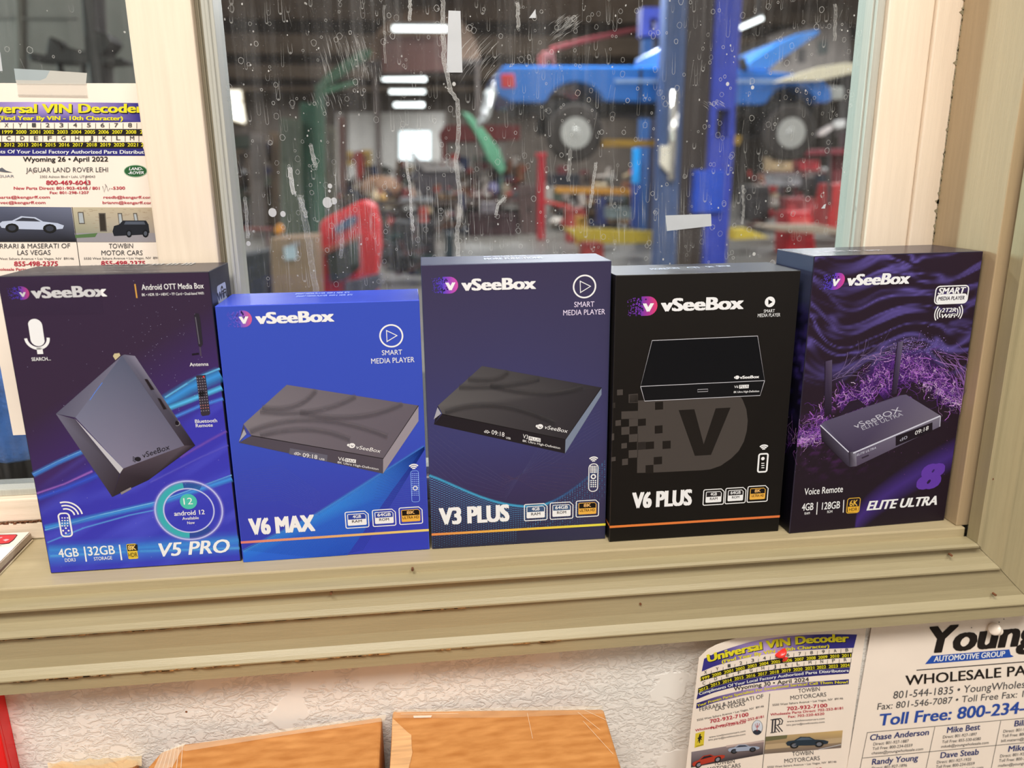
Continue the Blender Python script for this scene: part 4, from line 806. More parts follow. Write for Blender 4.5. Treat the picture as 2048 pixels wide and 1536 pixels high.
# --- flyer taped to the small pane
fy = GY-.0012; SL = Sheet(lambda x, y: fy)
def rect_world(S, x0, x1, z0, z1):
    def f(s, t):
        P = Vector((x0+(x1-x0)*s, fy, z1+(z0-z1)*t)); d = P-CAM; a = d.dot(_f); return (1024+F*d.dot(_R)/a, 768-F*d.dot(_U)/a)
    return f
o = solid_sheet('flyer', SL, rect_world(SL, -.330, -.1995, .0805, .3402), 2, 2, M_paper); tag(o, 'tall printed flyer taped on the small left pane with two car photos at its foot', 'flyer')
mb = MB(); XR_ = lambda y: 277+(y-170)*.137      # right limit where the stile hides the sheet
SL.poly(mb, [(-95, 204), (100, 204), (276, 206), (282, 244), (120, 245), (-92, 244)], [NVY, A(214, 176, 220), NVY, NVY, A(200, 150, 200), NVY], 2)
SL.text(mb, 'Universal VIN Decoder', (-60, 228), (290, 227), 17.5, A(30, 24, 60), .05, 0, 4); SL.text(mb, 'Universal VIN Decoder', (-62, 226), (288, 225), 17.5, YEL, .05, 0, 6)
SL.text(mb, '(Find Year By VIN - 10th Character)', (-3, 240), (246, 240.5), 8, YEL, .05)
for a, b in ((257.3, 270.6), (283.6, 296.2)): SL.poly(mb, [(-92, a), (284, a+.8), (286, b+.8), (-90, b)], A(34, 26, 24), 3)
SL.poly(mb, [(-92, 296.4), (287, 297), (290, 311.5), (-90, 311.5)], A(52, 46, 118), 3)
for i, t in enumerate('VWXY12345678'): 
    x = 12.8+(i-2)*27.45; SL.text(mb, t, (x-4, 254), (x+4, 254), 8, GRY, .01); SL.line(mb, [(x+13.7, 246), (x+13.7, 257)], .9, BLK)
for i, t in enumerate('ABCDEFGHJKLM'): x = 17+(i-2)*27.45; SL.text(mb, t, (x-4.3, 280), (x+4.3, 280), 8, GRY, .01); SL.line(mb, [(x+13.7, 271), (x+13.7, 283)], .9, BLK)
for i in range(12): x = 15+(i-2)*27.45; SL.text(mb, str(1997+i), (x-10.5, 267.4), (x+10.5, 267.4), 7, YEL, .025)
SL.text(mb, '2', (280, 267.4), (285, 267.4), 7, YEL, .025); SL.text(mb, '2', (282, 293), (287, 293), 7, YEL, .025)
for i in range(12): x = 18.5+(i-2)*27.45; SL.text(mb, str(2010+i), (x-10.5, 293), (x+10.5, 293), 7, YEL, .025)
SL.text(mb, 'Compliments Of Your Local Factory Authorized Parts Distribut', (-62, 306.5), (288, 307.5), 7, WHITE, .025)
SL.text(mb, 'Wyoming 26 • April 2022', (45.6, 323), (216, 322.6), 9.3, BLK, .025)
SL.text(mb, 'JAGUAR LAND ROVER LEHI', (51.8, 344.5), (215.8, 343.8), 9.3, GRY, -.008)
SL.text(mb, '2302 Ashton Blvd • Lehi, UT 84043', (79.5, 355.6), (190, 355.4), 4.6, GRY)
SL.text(mb, '800-469-6043', (92, 369.3), (181, 369.3), 8.3, RED, .03); SL.text(mb, 'New Parts Direct: 801-903-4540 / 801', (27.3, 379), (199, 379), 5.6, RED, .02); SL.text(mb, '-5300', (222, 379), (250, 378.6), 5.6, RED, .02)
SL.text(mb, 'Fax: 801-298-1207', (99.5, 387.7), (177.5, 387.5), 5.2, RED, .02)
SL.text(mb, 'lehiparts@kengarff.com', (-22, 397), (99.5, 396.6), 5.2, RED, .02); SL.text(mb, 'stevec@kengarff.com', (-14, 407.6), (90.8, 407.5), 5.2, RED, .02)
SL.text(mb, 'reedb@kengarff.com', (206.7, 396.8), (305, 397), 5.2, RED, .02); SL.text(mb, 'brianm@kengarff.com', (204.9, 407.5), (307, 408), 5.2, RED, .02)
SL.text(mb, 'JAGUAR', (-16, 354.5), (28, 354.5), 4.8, A(150, 146, 146), .01); SL.poly(mb, [(-8, 341), (4, 335), (12, 341), (25, 345), (10, 344.5), (0, 343)], A(110, 106, 106), 4)
SL.ell(mb, (271, 342), 23.5, 12.4, A(170, 190, 150), 3); SL.ell(mb, (271, 342), 22, 11, A(44, 96, 48), 4); SL.text(mb, 'LAND-', (258, 340.5), (286, 340.3), 5.6, WHITE, .03, .15); SL.text(mb, '-ROVER', (256, 348.6), (288, 348), 5.6, WHITE, .03, .15)
for p in ([(62, 340), (66, 347), (70, 338)], [(170, 352), (174, 368), (172, 376), (176, 378)], [(205, 372), (208, 384), (212, 370), (216, 382), (220, 376)], [(210, 368), (214, 374)]): SL.line(mb, p, 1.1, A(130, 110, 104), 7)
for t, a, b, cp, c, bo in (('FERRARI & MASERATI OF', (-14, 497), (140, 496), 9.3, GRY, -.008), ('LAS VEGAS', (34.6, 509.8), (101, 509.4), 9.3, GRY, -.008), ('5550 West Sahara Avenue • Las Vegas, NV  89146', (-22, 519.6), (147.6, 519), 4.3, GRY, 0), ('855-498-2375', (28, 532), (115.6, 531.6), 9, RED, .03), ('Wholesale Parts', (-16, 541), (52, 541), 5.2, RED, .02),
        ('TOWBIN', (217.6, 496.6), (266, 496), 9.3, GRY, -.008), ('MOTOR CARS', (202.7, 510.2), (285, 510), 9.3, GRY, -.008), ('5550 West Sahara Avenue • Las Vegas, NV  891', (167.7, 519), (316, 517.7), 4.3, GRY, 0), ('855-498-2375', (202, 530.6), (290.5, 530.4), 8.6, RED, .03)): SL.text(mb, t, a, b, cp, c, bo)
SL.line(mb, [(144, 414), (160, 534)], 1.2, BLK); SL.poly(mb, [(-30, 413), (142.5, 414.5), (152.5, 484), (-24, 484)], [A(96, 96, 110), A(120, 118, 130), A(36, 32, 34), A(40, 36, 40)], 3)
car(SL, mb, lambda x, y: (-2+130*x, 427+46*y+2*x), A(206, 204, 210), A(60, 58, 64), A(60, 60, 66))
SL.poly(mb, [(145, 414.5), (304, 415), (312.5, 484), (153, 484)], [A(214, 190, 150), A(206, 178, 140), A(168, 150, 136), A(140, 140, 110)], 3)
SL.poly(mb, [(149, 466), (312, 466), (313, 484), (153, 484)], A(166, 152, 146), 4); SL.poly(mb, [(150, 470), (195, 466), (190, 474), (151, 476)], A(96, 122, 70), 5)
for x, y, w_, h_ in ((155, 424, 12, 24), (197, 426, 14, 37), (235, 426, 9, 24), (266, 426, 8, 18)): SL.poly(mb, [(x, y), (x+w_, y), (x+w_+3, y+h_), (x+3, y+h_)], A(110, 96, 80), 4); SL.poly(mb, [(x+2, y+2), (x+w_-2, y+2), (x+w_+1, y+h_-2), (x+4, y+h_-2)], A(190, 186, 176) if w_ != 14 else A(60, 50, 40), 5)
for k in range(60): 
    x, y = random.uniform(150, 300), random.uniform(418, 462); SL.line(mb, [(x, y), (x+random.uniform(3, 8), y)], .8, A(180, 150, 116), 3.5)
SL.poly(mb, [(225, 463), (228, 452), (238, 449), (246, 441), (292, 441), (297, 449), (299, 465), (290, 469), (228, 472)], A(34, 34, 38), 6); SL.poly(mb, [(248, 449), (251, 443), (288, 443), (291, 449)], A(90, 92, 98), 7)
for x in (258, 291): SL.ell(mb, (x, 467), 6, 7.5, A(20, 20, 22), 8); SL.ell(mb, (x, 467), 3.4, 4.6, A(90, 90, 94), 9)
link('printed_matter', mb, PINK, o)
mb = MB(); tq_ = lambda x, y: at(x, y, fy-.0007)
mb.face([tq_(28, 137), tq_(100, 141), tq_(92, 156), tq_(80, 161), tq_(31, 160)], L(176, 188, 192, .80)); mb.face([tq_(100, 141), tq_(174, 146), tq_(172, 168), tq_(33, 167), tq_(31, 160), tq_(80, 161), tq_(92, 156)], L(206, 204, 196, .82))
mb.face([tq_(33, 167), tq_(172, 168), tq_(175, 194), tq_(36, 192)], A(240, 222, 196, .35)); mb.face([tq_(36, 189), tq_(175, 191), tq_(175, 194), tq_(36, 192)], A(190, 170, 150, .35))
tag(link('tape_strip', mb, PINK), 'clear tape holding the top of the flyer on the small pane', 'tape')
# --- curled flyer pinned on the plaster
z2 = lambda x, y: (1350+x/5.02, 1230+y/5.02)
def crv(pts, x):
    for (a, b), (c, d) in zip(pts, pts[1:]):
        if x <= c: return b+(d-b)*(x-a)/(c-a)
    return pts[-1][1]
TOP = [(240, 430), (320, 350), (420, 296), (600, 235), (750, 195), (900, 165), (1050, 143), (1200, 130), (1500, 122), (1920, 135)]
def q2(s, t):
    xt = 240+1680*s; yt = crv(TOP, xt); xb = 58+1640*s; yb = 1990-210*s-40*s*(1-s)*0-90*(1-(1-s)**2)*.4
    return z2(xt+(xb-xt)*t, yt+(yb-yt)*t)
def dep2(x, y):
    zx, zy = (x-1350)*5.02, (y-1230)*5.02; s = (zx-240+(zy-430)*.122)/1680; return -.0016-.017*max(0, 1-s)**2
SV = Sheet(dep2); o = solid_sheet('flyer', SV, q2, 20, 24, M_paper); tag(o, 'curled flyer with a purple banner and yellow letters pinned on the plaster', 'flyer')
mb = MB()
def band(top, bot, col, k=2):
    n = 26; a = [(top[0][0]+(top[-1][0]-top[0][0])*i/n) for i in range(n+1)]; b = [(bot[0][0]+(bot[-1][0]-bot[0][0])*i/n) for i in range(n+1)]
    mb.mesh([SV.p3(z2(x, crv(top, x)), k) for x in a]+[SV.p3(z2(x, crv(bot, x)), k) for x in b], [(i, i+1, n+2+i, n+1+i) for i in range(n)], [col(i/n) if callable(col) else col for i in range(n+1)]*2)
Y1 = [(262, 645), (300, 632), (410, 600), (515, 572), (632, 545), (750, 517), (868, 494), (985, 474), (1105, 459), (1230, 447), (1350, 435), (1475, 425), (1598, 415), (1780, 404)]
Y2 = [(235, 765), (290, 742), (393, 700), (505, 668), (620, 638), (740, 615), (858, 594), (977, 577), (1095, 561), (1218, 548), (1340, 536), (1460, 525), (1585, 516), (1765, 503)]
sh = lambda P, dx, dy: [(x+dx, y+dy) for x, y in P]
band([(292, 440), (400, 384), (560, 328), (740, 274), (935, 235), (1120, 212), (1300, 200), (1560, 192), (1828, 196)], [(268, 568), (400, 512), (530, 475), (740, 424), (900, 396), (1100, 368), (1300, 352), (1560, 338), (1795, 330)], lambda t: mix(NVY, A(214, 176, 220), max(0, 1-abs(t-.42)*3.2)))
band(sh(Y1, -2, -28), sh(Y1, -6, 22), A(30, 24, 20)); band(sh(Y2, -2, -28), sh(Y2, -6, 22), A(30, 24, 20)); band(sh(Y2, -6, 24), sh(Y2, -20, 84), A(48, 40, 108))
band([(218, 885), (420, 818), (700, 752), (960, 708), (1350, 672), (1746, 645)], [(212, 942), (420, 872), (700, 806), (960, 762), (1350, 722), (1744, 694)], lambda t: mix(A(48, 40, 108), A(200, 160, 205), max(0, 1-abs(t-.45)*2.4)))
def zt(t, a, m, b, cap, col, bold=0, k=6): SV.text(mb, t, z2(*a), z2(*b), cap/5.02, col, bold, 0, k, z2(*m) if m else None)
DK = A(30, 22, 54)
zt('Universal VIN Decoder', (338, 482), (1043, 324), (1753, 276), 74, DK, .06, 4); zt('Universal VIN Decoder', (328, 476), (1035, 318), (1745, 270), 76, YEL, .06)
zt('(Find Year By VIN - 10th Character)', (470, 486), (1010, 376), (1550, 328), 32, YEL, .05)
for i, t in enumerate('XY123456789AB'):
    x = 308+i*118.3; y = crv(Y1, x)-40; zt(t, (x-14, y+2), None, (x+14, y-2), 32, GRY, .01); SV.line(mb, [z2(x+58, y-32), z2(x+54, y+18)], .7, BLK)
for i, t in enumerate('CDEFGHJKLMNPR'):
    x = 292+i*118.3; y = crv(Y2, x)-42; zt(t, (x-14, y+2), None, (x+14, y-2), 32, GRY, .01); SV.line(mb, [z2(x+58, y-30), z2(x+54, y+18)], .7, BLK)
for i in range(13):
    x = 302+i*118.3; g = (crv(Y1, x+45)-crv(Y1, x-45))/2; zt(str(1999+i), (x-46, crv(Y1, x)+14-g), None, (x+46, crv(Y1, x)+14+g), 30, YEL, .03)
    x = 288+i*118.3; g = (crv(Y2, x+45)-crv(Y2, x-45))/2; zt(str(2012+i), (x-46, crv(Y2, x)+14-g), None, (x+46, crv(Y2, x)+14+g), 30, YEL, .03)
zt('Compliments Of Your Local Factory Authorized Parts Distributors', (245, 806), (950, 644), (1745, 570), 28, WHITE, .03)
zt('Wyoming 30 • April 2024', (592, 762), (960, 706), (1345, 665), 40, BLK, .015); zt('Your Proven Parts Specialists For Exceptional Service! Call Them Now!', (225, 925), (930, 752), (1735, 686), 26, YEL, .035)
for t, a, b, cp, c, bo in (('FERRARI & MASERATI OF', (248, 968), (890, 832), 40, GRY, -.008), ('LAS VEGAS', (405, 962), (705, 908), 40, GRY, -.008), ('5550 West Sahara Avenue • Las Vegas, NV  89146', (222, 1066), (893, 924), 20, GRY, 0), ('702-932-7100', (352, 1086), (740, 1014), 36, RED, .03), ('Wholesale Parts Direct: 702-252-8181', (205, 1172), (893, 1030), 24, RED, .02), ('Fax: 702-220-6520', (362, 1148), (712, 1084), 24, RED, .02),
        ('www.towbinmotorcars.com', (342, 1236), (708, 1172), 18, GRY, 0), ('tmc.parts@towbinauto.com', (335, 1264), (708, 1204), 18, GRY, 0), ('TOWBIN', (1240, 782), (1455, 760), 40, GRY, -.008), ('MOTORCARS', (1160, 852), (1520, 816), 40, GRY, -.008), ('5550 West Sahara Avenue • Las Vegas, NV  89146', (980, 914), (1688, 846), 20, GRY, 0), ('702-932-7100', (1125, 960), (1530, 924), 36, RED, .03),
        ('Wholesale Parts Direct: 702-252-8181', (958, 1012), (1688, 946), 24, RED, .02), ('Fax: 702-220-6520', (1138, 1034), (1500, 1002), 24, RED, .02), ('www.towbinmotorcars.com', (1125, 1078), (1502, 1048), 18, GRY, 0), ('tmc.parts@towbinauto.com', (1118, 1114), (1502, 1082), 18, GRY, 0), ('TOWBIN', (392, 1512), (600, 1484), 40, GRY, -.008), ('MOTORCARS', (330, 1570), (660, 1528), 40, GRY, -.008),
        ('TOWBIN', (1178, 1416), (1390, 1400), 40, GRY, -.008), ('MOTORCARS', (1100, 1486), (1455, 1456), 40, GRY, -.008), ('5550 West Sahara Avenue • Las Vegas, NV  89146', (928, 1538), (1622, 1482), 20, GRY, 0), ('702-932-7100', (1080, 1600), (1480, 1566), 36, RED, .03)): zt(t, a, None, b, cp, c, bo)
SV.line(mb, [z2(952, 790), z2(862, 1700)], 1.0, BLK)
SV.poly(mb, [z2(*p) for p in ((206, 1190), (298, 1164), (288, 1308), (196, 1334))], A(240, 204, 50), 3)          # prancing horse badge
SV.poly(mb, [z2(*p) for p in ((222, 1288), (236, 1248), (224, 1240), (238, 1226), (246, 1196), (260, 1192), (256, 1212), (274, 1224), (262, 1236), (272, 1256), (254, 1250), (250, 1286), (242, 1286), (240, 1262))], A(34, 28, 22), 4)
SV.poly(mb, [z2(*p) for p in ((210, 1318), (282, 1300), (282, 1304), (210, 1322))], A(40, 34, 26), 4)
SV.ell(mb, z2(826, 1130), 11, 15, A(86, 84, 88), 3, rot=.06); SV.ell(mb, z2(826, 1128), 10, 14, A(232, 226, 220), 4, rot=.06); SV.ell(mb, z2(824, 1176), 8.2, 4.6, A(50, 52, 60), 5)
for p in ([(826, 1085), (824, 1165)], [(806, 1092), (808, 1116), (844, 1112), (848, 1088)], [(812, 1128), (842, 1122)]): SV.line(mb, [z2(*q) for q in p], 1.1, A(196, 60, 60), 6)
for dx, dy in ((0, 0), (28, -6)):                 # interlocked double letter emblem
    SV.line(mb, [z2(982+dx, 1050+dy), z2(974+dx, 1184+dy)], 3, A(60, 54, 54), 4); SV.line(mb, [z2(976+dx, 1052+dy), z2(1036+dx, 1046+dy), z2(1054+dx, 1068+dy), z2(1044+dx, 1100+dy), z2(1000+dx, 1112+dy), z2(1052+dx, 1176+dy)], 2.2, A(60, 54, 54), 4)
    for b in ((960, 1052), (956, 1184)): SV.line(mb, [z2(b[0]+dx, b[1]+dy), z2(b[0]+40+dx, b[1]-4+dy)], 1.4, A(60, 54, 54), 4)
strip(SV, mb, [z2(*p) for p in ((165, 1375), (895, 1255), (886, 1400), (160, 1532))], [A(150, 130, 126), A(170, 140, 128), A(60, 52, 52), A(70, 56, 56)], 3); strip(SV, mb, [z2(*p) for p in ((515, 1310), (895, 1258), (895, 1275), (515, 1330))], [A(214, 180, 160)]*4, 4)
car(SV, mb, lambda x, y: z2(172+330*x, 1430-92*x+150*y), A(196, 60, 36), A(40, 30, 36), A(150, 140, 140), 9); car(SV, mb, lambda x, y: z2(530+320*x, 1300-30*x+120*y), A(176, 178, 186), A(60, 60, 70), A(70, 70, 76), 9)
strip(SV, mb, [z2(*p) for p in ((912, 1222), (1684, 1158), (1668, 1334), (896, 1396))], [A(196, 160, 110), A(226, 180, 110), A(120, 100, 90), A(130, 108, 90)], 3); strip(SV, mb, [z2(*p) for p in ((908, 1300), (1674, 1230), (1670, 1280), (902, 1352))], [A(206, 170, 124)]*4, 4)
SV.poly(mb, [z2(*p) for p in ((912, 1222), (1130, 1204), (1120, 1240), (910, 1268))], A(120, 110, 70), 4); SV.line(mb, [z2(1440, 1352), z2(1668, 1300)], 1, A(230, 220, 210), 5)
car(SV, mb, lambda x, y: z2(1112+430*x, 1214-22*x+160*y), A(40, 52, 60), A(90, 100, 108), A(120, 116, 116), 9)
link('printed_matter', mb, PINK, o)
# --- the big flyer at the lower right
SY2 = Sheet(lambda x, y: -.0022); z5 = lambda x, y: (1680+x/4.57, 1200+y/4.57)
def q5(s, t):
    a, b, c, d = (1745.6, 1240.5), (2190, 1208), (1668, 1685), (2110, 1625)
    return tuple((a[i]*(1-s)+b[i]*s)*(1-t)+(c[i]*(1-s)+d[i]*s)*t for i in (0, 1))
o = solid_sheet('flyer', SY2, q5, 2, 2, M_paper); tag(o, 'large white flyer at lower right with a bold black heading and name table', 'flyer')
mb = MB()
def yt(t, a, b, cap, col, bold=0, shear=0): SY2.text(mb, t, z5(*a), z5(*b), cap/4.57, col, bold, shear)
yt('Young', (826, 482), (1860, 400), 232, A(34, 24, 18), .05, .25)
SY2.poly(mb, [z5(*p) for p in ((778, 586), (840, 510), (1548, 452), (1560, 500), (1588, 516), (1560, 524))], A(40, 84, 168), 4); yt('AUTOMOTIVE GROUP', (856, 564), (1512, 514), 48, WHITE, .035, .2)
SY2.line(mb, [z5(700, 642), z5(1900, 548)], 1.7, BLK)
yt('WHOLESALE PARTS', (602, 780), (1956, 664), 88, A(36, 26, 20), .02, .06)
yt('801-544-1835 • YoungWholesaleParts.com', (488, 902), (2200, 758), 66, GRY, 0, .18); yt('Fax: 801-546-7087 • Toll Free Fax: 1-888-546-7087', (340, 1004), (2250, 836), 58, GRY, 0, .18)
yt('Toll Free: 800-234-0559', (368, 1148), (2040, 1002), 104, BLU, .03, .2)
for a, b in (((248, 1212), (1900, 1060)), ((205, 1445), (1900, 1284)), ((250, 1212), (150, 1700)), ((868, 1158), (752, 1700)), ((1470, 1104), (1350, 1700))): SY2.line(mb, [z5(*a), z5(*b)], .9, BLK)
DB = A(54, 60, 110)
for t, a, b, cp, c, bo in (('Chase Anderson', (276, 1284), (815, 1232), 52, DB, .025), ('Direct: 801-927-1887', (304, 1330), (632, 1300), 26, GRY, 0), ('Toll Free: 800-234-0559', (300, 1372), (664, 1340), 26, GRY, 0), ('chasea@youngwholesale.com', (290, 1412), (760, 1372), 24, GRY, 0),
        ('Mike Best', (976, 1216), (1284, 1184), 52, DB, .025), ('Direct: 801-927-1897', (940, 1266), (1254, 1238), 26, GRY, 0), ('Toll Free: 855-530-6580', (936, 1310), (1288, 1280), 26, GRY, 0), ('mikeb@youngwholesale.com', (924, 1352), (1360, 1314), 24, GRY, 0),
        ('Bill Matern', (1592, 1156), (1960, 1120), 52, DB, .025), ('Direct: 801-927-1890', (1492, 1214), (1820, 1184), 26, GRY, 0), ('Toll Free: 800-234-0559', (1486, 1256), (1850, 1224), 26, GRY, 0), ('bill.matern@youngwholesale.com', (1472, 1300), (2010, 1252), 24, GRY, 0),
        ('Randy Young', (290, 1506), (718, 1466), 52, DB, .025), ('Direct: 801-927-1896', (290, 1552), (612, 1522), 26, GRY, 0), ('Dave Steab', (916, 1446), (1270, 1412), 52, DB, .025), ('Direct: 801-927-1920', (884, 1496), (1200, 1468), 26, GRY, 0), ('Toll Free: 800-234-0559', (880, 1538), (1232, 1506), 26, GRY, 0), ('daves@youngwholesale.com', (870, 1580), (1310, 1540), 24, GRY, 0),
        ('Mike Allen', (1536, 1388), (1900, 1352), 52, DB, .025), ('Direct: 801-927-1910', (1462, 1440), (1790, 1410), 26, GRY, 0), ('Toll Free: 800-234-0559', (1456, 1482), (1820, 1450), 26, GRY, 0), ('mallen@youngwholesale.com', (1444, 1526), (1900, 1486), 24, GRY, 0)): yt(t, a, b, cp, c, bo, .2)
for p in ((1455, 203), (1498, 175), (1202, 253)): SY2.ell(mb, z5(*p), 1.1, 1.1, A(50, 40, 36), 5, 8)
link('printed_matter', mb, PINK, o)
# --- push pins
def pin(base, head, c, label, s=1.0):
    p = Vector(base); d = (Vector(head)-p).normalized(); e = empty('push_pin', p); mb = MB()
    mb.lathe(p, d, [(.0022*s, .0001), (.0022*s, .0034*s), (.0027*s, .0037*s), (.0036*s, .0036*s), (.0042*s, .0026*s), (.0056*s, .0020*s), (.0088*s, .0018*s), (.0098*s, .0024*s), (.0104*s, .0042*s), (.0112*s, .0050*s), (.0124*s, .0049*s), (.0130*s, .0038*s), (.0132*s, .0001)])
    link('head', mb, mat('pin_plastic', c, .25, var=.03), e, smooth=True); mb = MB(); mb.cyl(p-d*.004, p+d*.0024*s, .0005); link('needle', mb, mat('steel', (.6, .6, .6), .3, 1), e)
    return tag(e, label, 'pin')
pb = at(1568, 1318, -.0024); pin(pb, pb+Vector((-.0062, -.0042, .0101)), L(236, 52, 44), 'red push pin through the banner of the curled flyer', 1.0)
pb = at(1999, 1263, -.0026); pin(pb, pb+Vector((-.0097, -.0050, .0064)), (.82, .72, .62), 'white push pin in the heading of the large flyer at lower right', 1.02)
# --- brochures stacked at the left end of the sill
def brochure(k, z, dx, rot, c, label, th):
    P = Vector((-.3192+dx*.35, .0758-abs(rot)*.05, z)); mb = MB(); a = Vector((math.cos(rot), math.sin(rot), 0)); e1 = (Vector((.035, -1, 0))).normalized(); e1 = Matrix.Rotation(rot, 3, 'Z') @ e1; e2 = Matrix.Rotation(rot, 3, 'Z') @ Vector((-.9997, -.012, 0))
    vs = [P, P+e1*.068, P+e1*.068+e2*.21, P+e2*.21]; vs = [Vector((v.x, min(v.y, .0770), v.z)) for v in vs]
    mb.mesh(vs+[v+Vector((0, 0, th)) for v in vs], [(0, 1, 2, 3), (7, 6, 5, 4), (0, 4, 5, 1), (1, 5, 6, 2), (2, 6, 7, 3), (3, 7, 4, 0)], (1, 1, 1, 1))
    return tag(link('brochure', mb, c, bevel=.0002), label, 'brochure', 'brochures stacked at the left end of the sill'), P+Vector((0, 0, th))
M_edge = mat('brochure_edge', L(190, 172, 156), .7, var=.2, scale=300, stretch=(1, 1, 8)); M_edge2 = mat('brochure_cream', L(236, 220, 190), .6, var=.05)
brochure(0, .0003, .0045, 0, M_edge2, 'bottom cream brochure of the stack on the left end of the sill', .0012)
brochure(1, .0016, .0025, .015, mat('brochure_dark', L(96, 72, 60), .6, var=.2), 'thin dark brown brochure second from the bottom of the sill stack', .0008)
brochure(2, .0025, .0030, -.01, M_edge, 'thick grey-edged booklet under the white brochure on the sill', .0048)
o, TP = brochure(3, .0074, 0, 0, mat('brochure_white', (.84, .80, .72), .45, var=.03), 'white brochure with a red emblem on top of the stack at the sill end', .0007)
mb = MB(); bt = lambda x, y: atz(x/10.97, 1020+y/10.97, TP.z+.0002)
for pts, c, dz in ((((-300, 545), (355, 532), (388, 548), (300, 660), (200, 735), (60, 752), (-300, 758)), A(90, 40, 44), 0), (((-300, 556), (340, 546), (366, 556), (285, 652), (190, 722), (60, 738), (-300, 744)), A(228, 66, 66), 1), (((60, 660), (140, 640), (210, 650), (120, 690)), A(250, 190, 184), 2), (((-60, 620), (40, 596), (60, 604), (-40, 640)), A(250, 190, 184), 2), (((-300, 795), (20, 780), (40, 786), (-300, 806)), A(60, 50, 50), 1)):
    mb.face([bt(*p)+Vector((0, 0, dz*.00008)) for p in pts], c)
link('emblem', mb, PINK, o)
# --- cardboard cartons under the window
def kraft():
    mt, nt, b = nodes('corrugated_cardboard'); N = nt.nodes.new; lk = nt.links.new
    tc = N('ShaderNodeTexCoord'); wv = N('ShaderNodeTexWave'); wv.bands_direction = 'Y'; wv.inputs['Scale'].default_value = 38; wv.inputs['Distortion'].default_value = 1.5; wv.inputs['Detail'].default_value = 2
    nz = N('ShaderNodeTexNoise'); nz.inputs['Scale'].default_value = 160; nz.inputs['Detail'].default_value = 4; mp = N('ShaderNodeMapping'); mp.inputs['Scale'].default_value = (.35, 1, 1)
    lk(tc.outputs['Object'], wv.inputs['Vector']); lk(tc.outputs['Object'], mp.inputs[0]); lk(mp.outputs[0], nz.inputs['Vector'])
    ad = N('ShaderNodeMath'); ad.operation = 'MULTIPLY_ADD'; ad.inputs[1].default_value = .10; lk(wv.outputs[1], ad.inputs[0]); lk(nz.outputs[0], ad.inputs[2])
    rp = N('ShaderNodeValToRGB'); e = rp.color_ramp.elements; e[0].position = .30; e[0].color = L(176, 112, 50); e[1].position = .80; e[1].color = L(206, 144, 80)
    lk(ad.outputs[0], rp.inputs[0]); lk(rp.outputs[0], b.inputs['Base Color']); b.inputs['Roughness'].default_value = .6
    bp = N('ShaderNodeBump'); bp.inputs['Strength'].default_value = .2; bp.inputs['Distance'].default_value = .001; lk(ad.outputs[0], bp.inputs['Height']); lk(bp.outputs[0], b.inputs['Normal']); return mt
M_kraft = kraft(); M_torn = mat('torn_cardboard', L(222, 172, 120), .8, var=.25, scale=30, stretch=(1, 12, 1)); M_film = ink('packing_tape', .12)
ZB = -.7
def cardboard(pts, z, label, left_skip=0):
    # pts: top outline, counter-clockwise from the far left corner
    mb = MB(); n = len(pts); t = [Vector((x, y, z)) for x, y in pts]; b = [Vector((x, y, ZB+.002)) for x, y in pts]
    mb.mesh(t+b, [tuple(range(n)), tuple(range(2*n-1, n-1, -1))]+[(i, n+i, n+(i+1) % n, (i+1) % n) for i in range(n)], (1, 1, 1, 1))
    return tag(link('cardboard_box', mb, M_kraft, bevel=.002), label, 'box')
P = lambda x, y, z: tuple(atz(x, y, z)[:2])
zr = -.1238; r0, r1, r2 = P(785, 1421, zr), P(1207, 1417, zr), P(1243, 1536, zr)
k = (r2[0]-r1[0])/(r2[1]-r1[1]); l2 = P(779, 1536, zr); k2 = (l2[0]-r0[0])/(l2[1]-r0[1])
o = cardboard([r0, (r0[0]+k2*(-.34-r0[1]), -.34), (r1[0]+k*(-.34-r1[1]), -.34), r1], zr, 'cardboard box under the window with a pale torn strip along its left edge')
mb = MB(); e = .0006
tp = lambda x, y, dz=e: atz(740+x/11.3, 1400+y/11.3, zr)+Vector((0, 0, dz))
mb.face([tp(505, 420), tp(870, 760), tp(935, 800), tp(945, 1100), tp(960, 1200), tp(930, 1350), tp(880, 1540), tp(860, 1900), tp(420, 1900), tp(455, 1540), tp(495, 900)]); link('torn_strip', mb, M_torn, o)
mb = MB(); mb.face([tp(510, 240, .0009), tp(5250, 150, .0009), tp(5280, 330, .0009), tp(3000, 420, .0009), tp(520, 430, .0009)], (.9, .75, .5, .16)); mb.face([tp(980, 385, .0012), tp(1400, 375, .0012), tp(1380, 425, .0012), tp(990, 435, .0012)], (1, .92, .8, .6))
for x, y, x1, y1 in ((3560, 320, 3680, 900), (4700, 300, 5200, 700), (4820, 500, 5500, 1250), (4850, 250, 5350, 480), (600, 300, 2400, 260), (700, 340, 2000, 330), (4300, 240, 5100, 190)):
    d = Vector((y-y1, x1-x, 0)).normalized()*9; mb.face([tp(x, y, .0011), tp(x1, y1, .0011), tp(x1+d.x, y1+d.y, .0011), tp(x+d.x, y+d.y, .0011)], (1, .88, .68, .5))
link('packing_tape', mb, M_film, o)
zl = -.1278; a0, a1, a2, a3 = P(322, 1503, zl), P(370, 1487, zl), P(560, 1462, zl), P(772, 1432, zl); b1 = P(768, 1536, zl); b0 = P(300, 1560, zl); k = (b1[0]-a3[0])/(b1[1]-a3[1])
o = cardboard([a0, (b0[0]-.01, b0[1]), (b0[0]-.03, -.34), (a3[0]+k*(-.34-a3[1])-.004, -.34), (a3[0]-.003, a3[1]), a2, a1], zl, 'middle cardboard box under the window, left of the torn one')
mb = MB(); tq = lambda x, y, dz=.0008: atz(x, y, zl)+Vector((0, 0, dz))
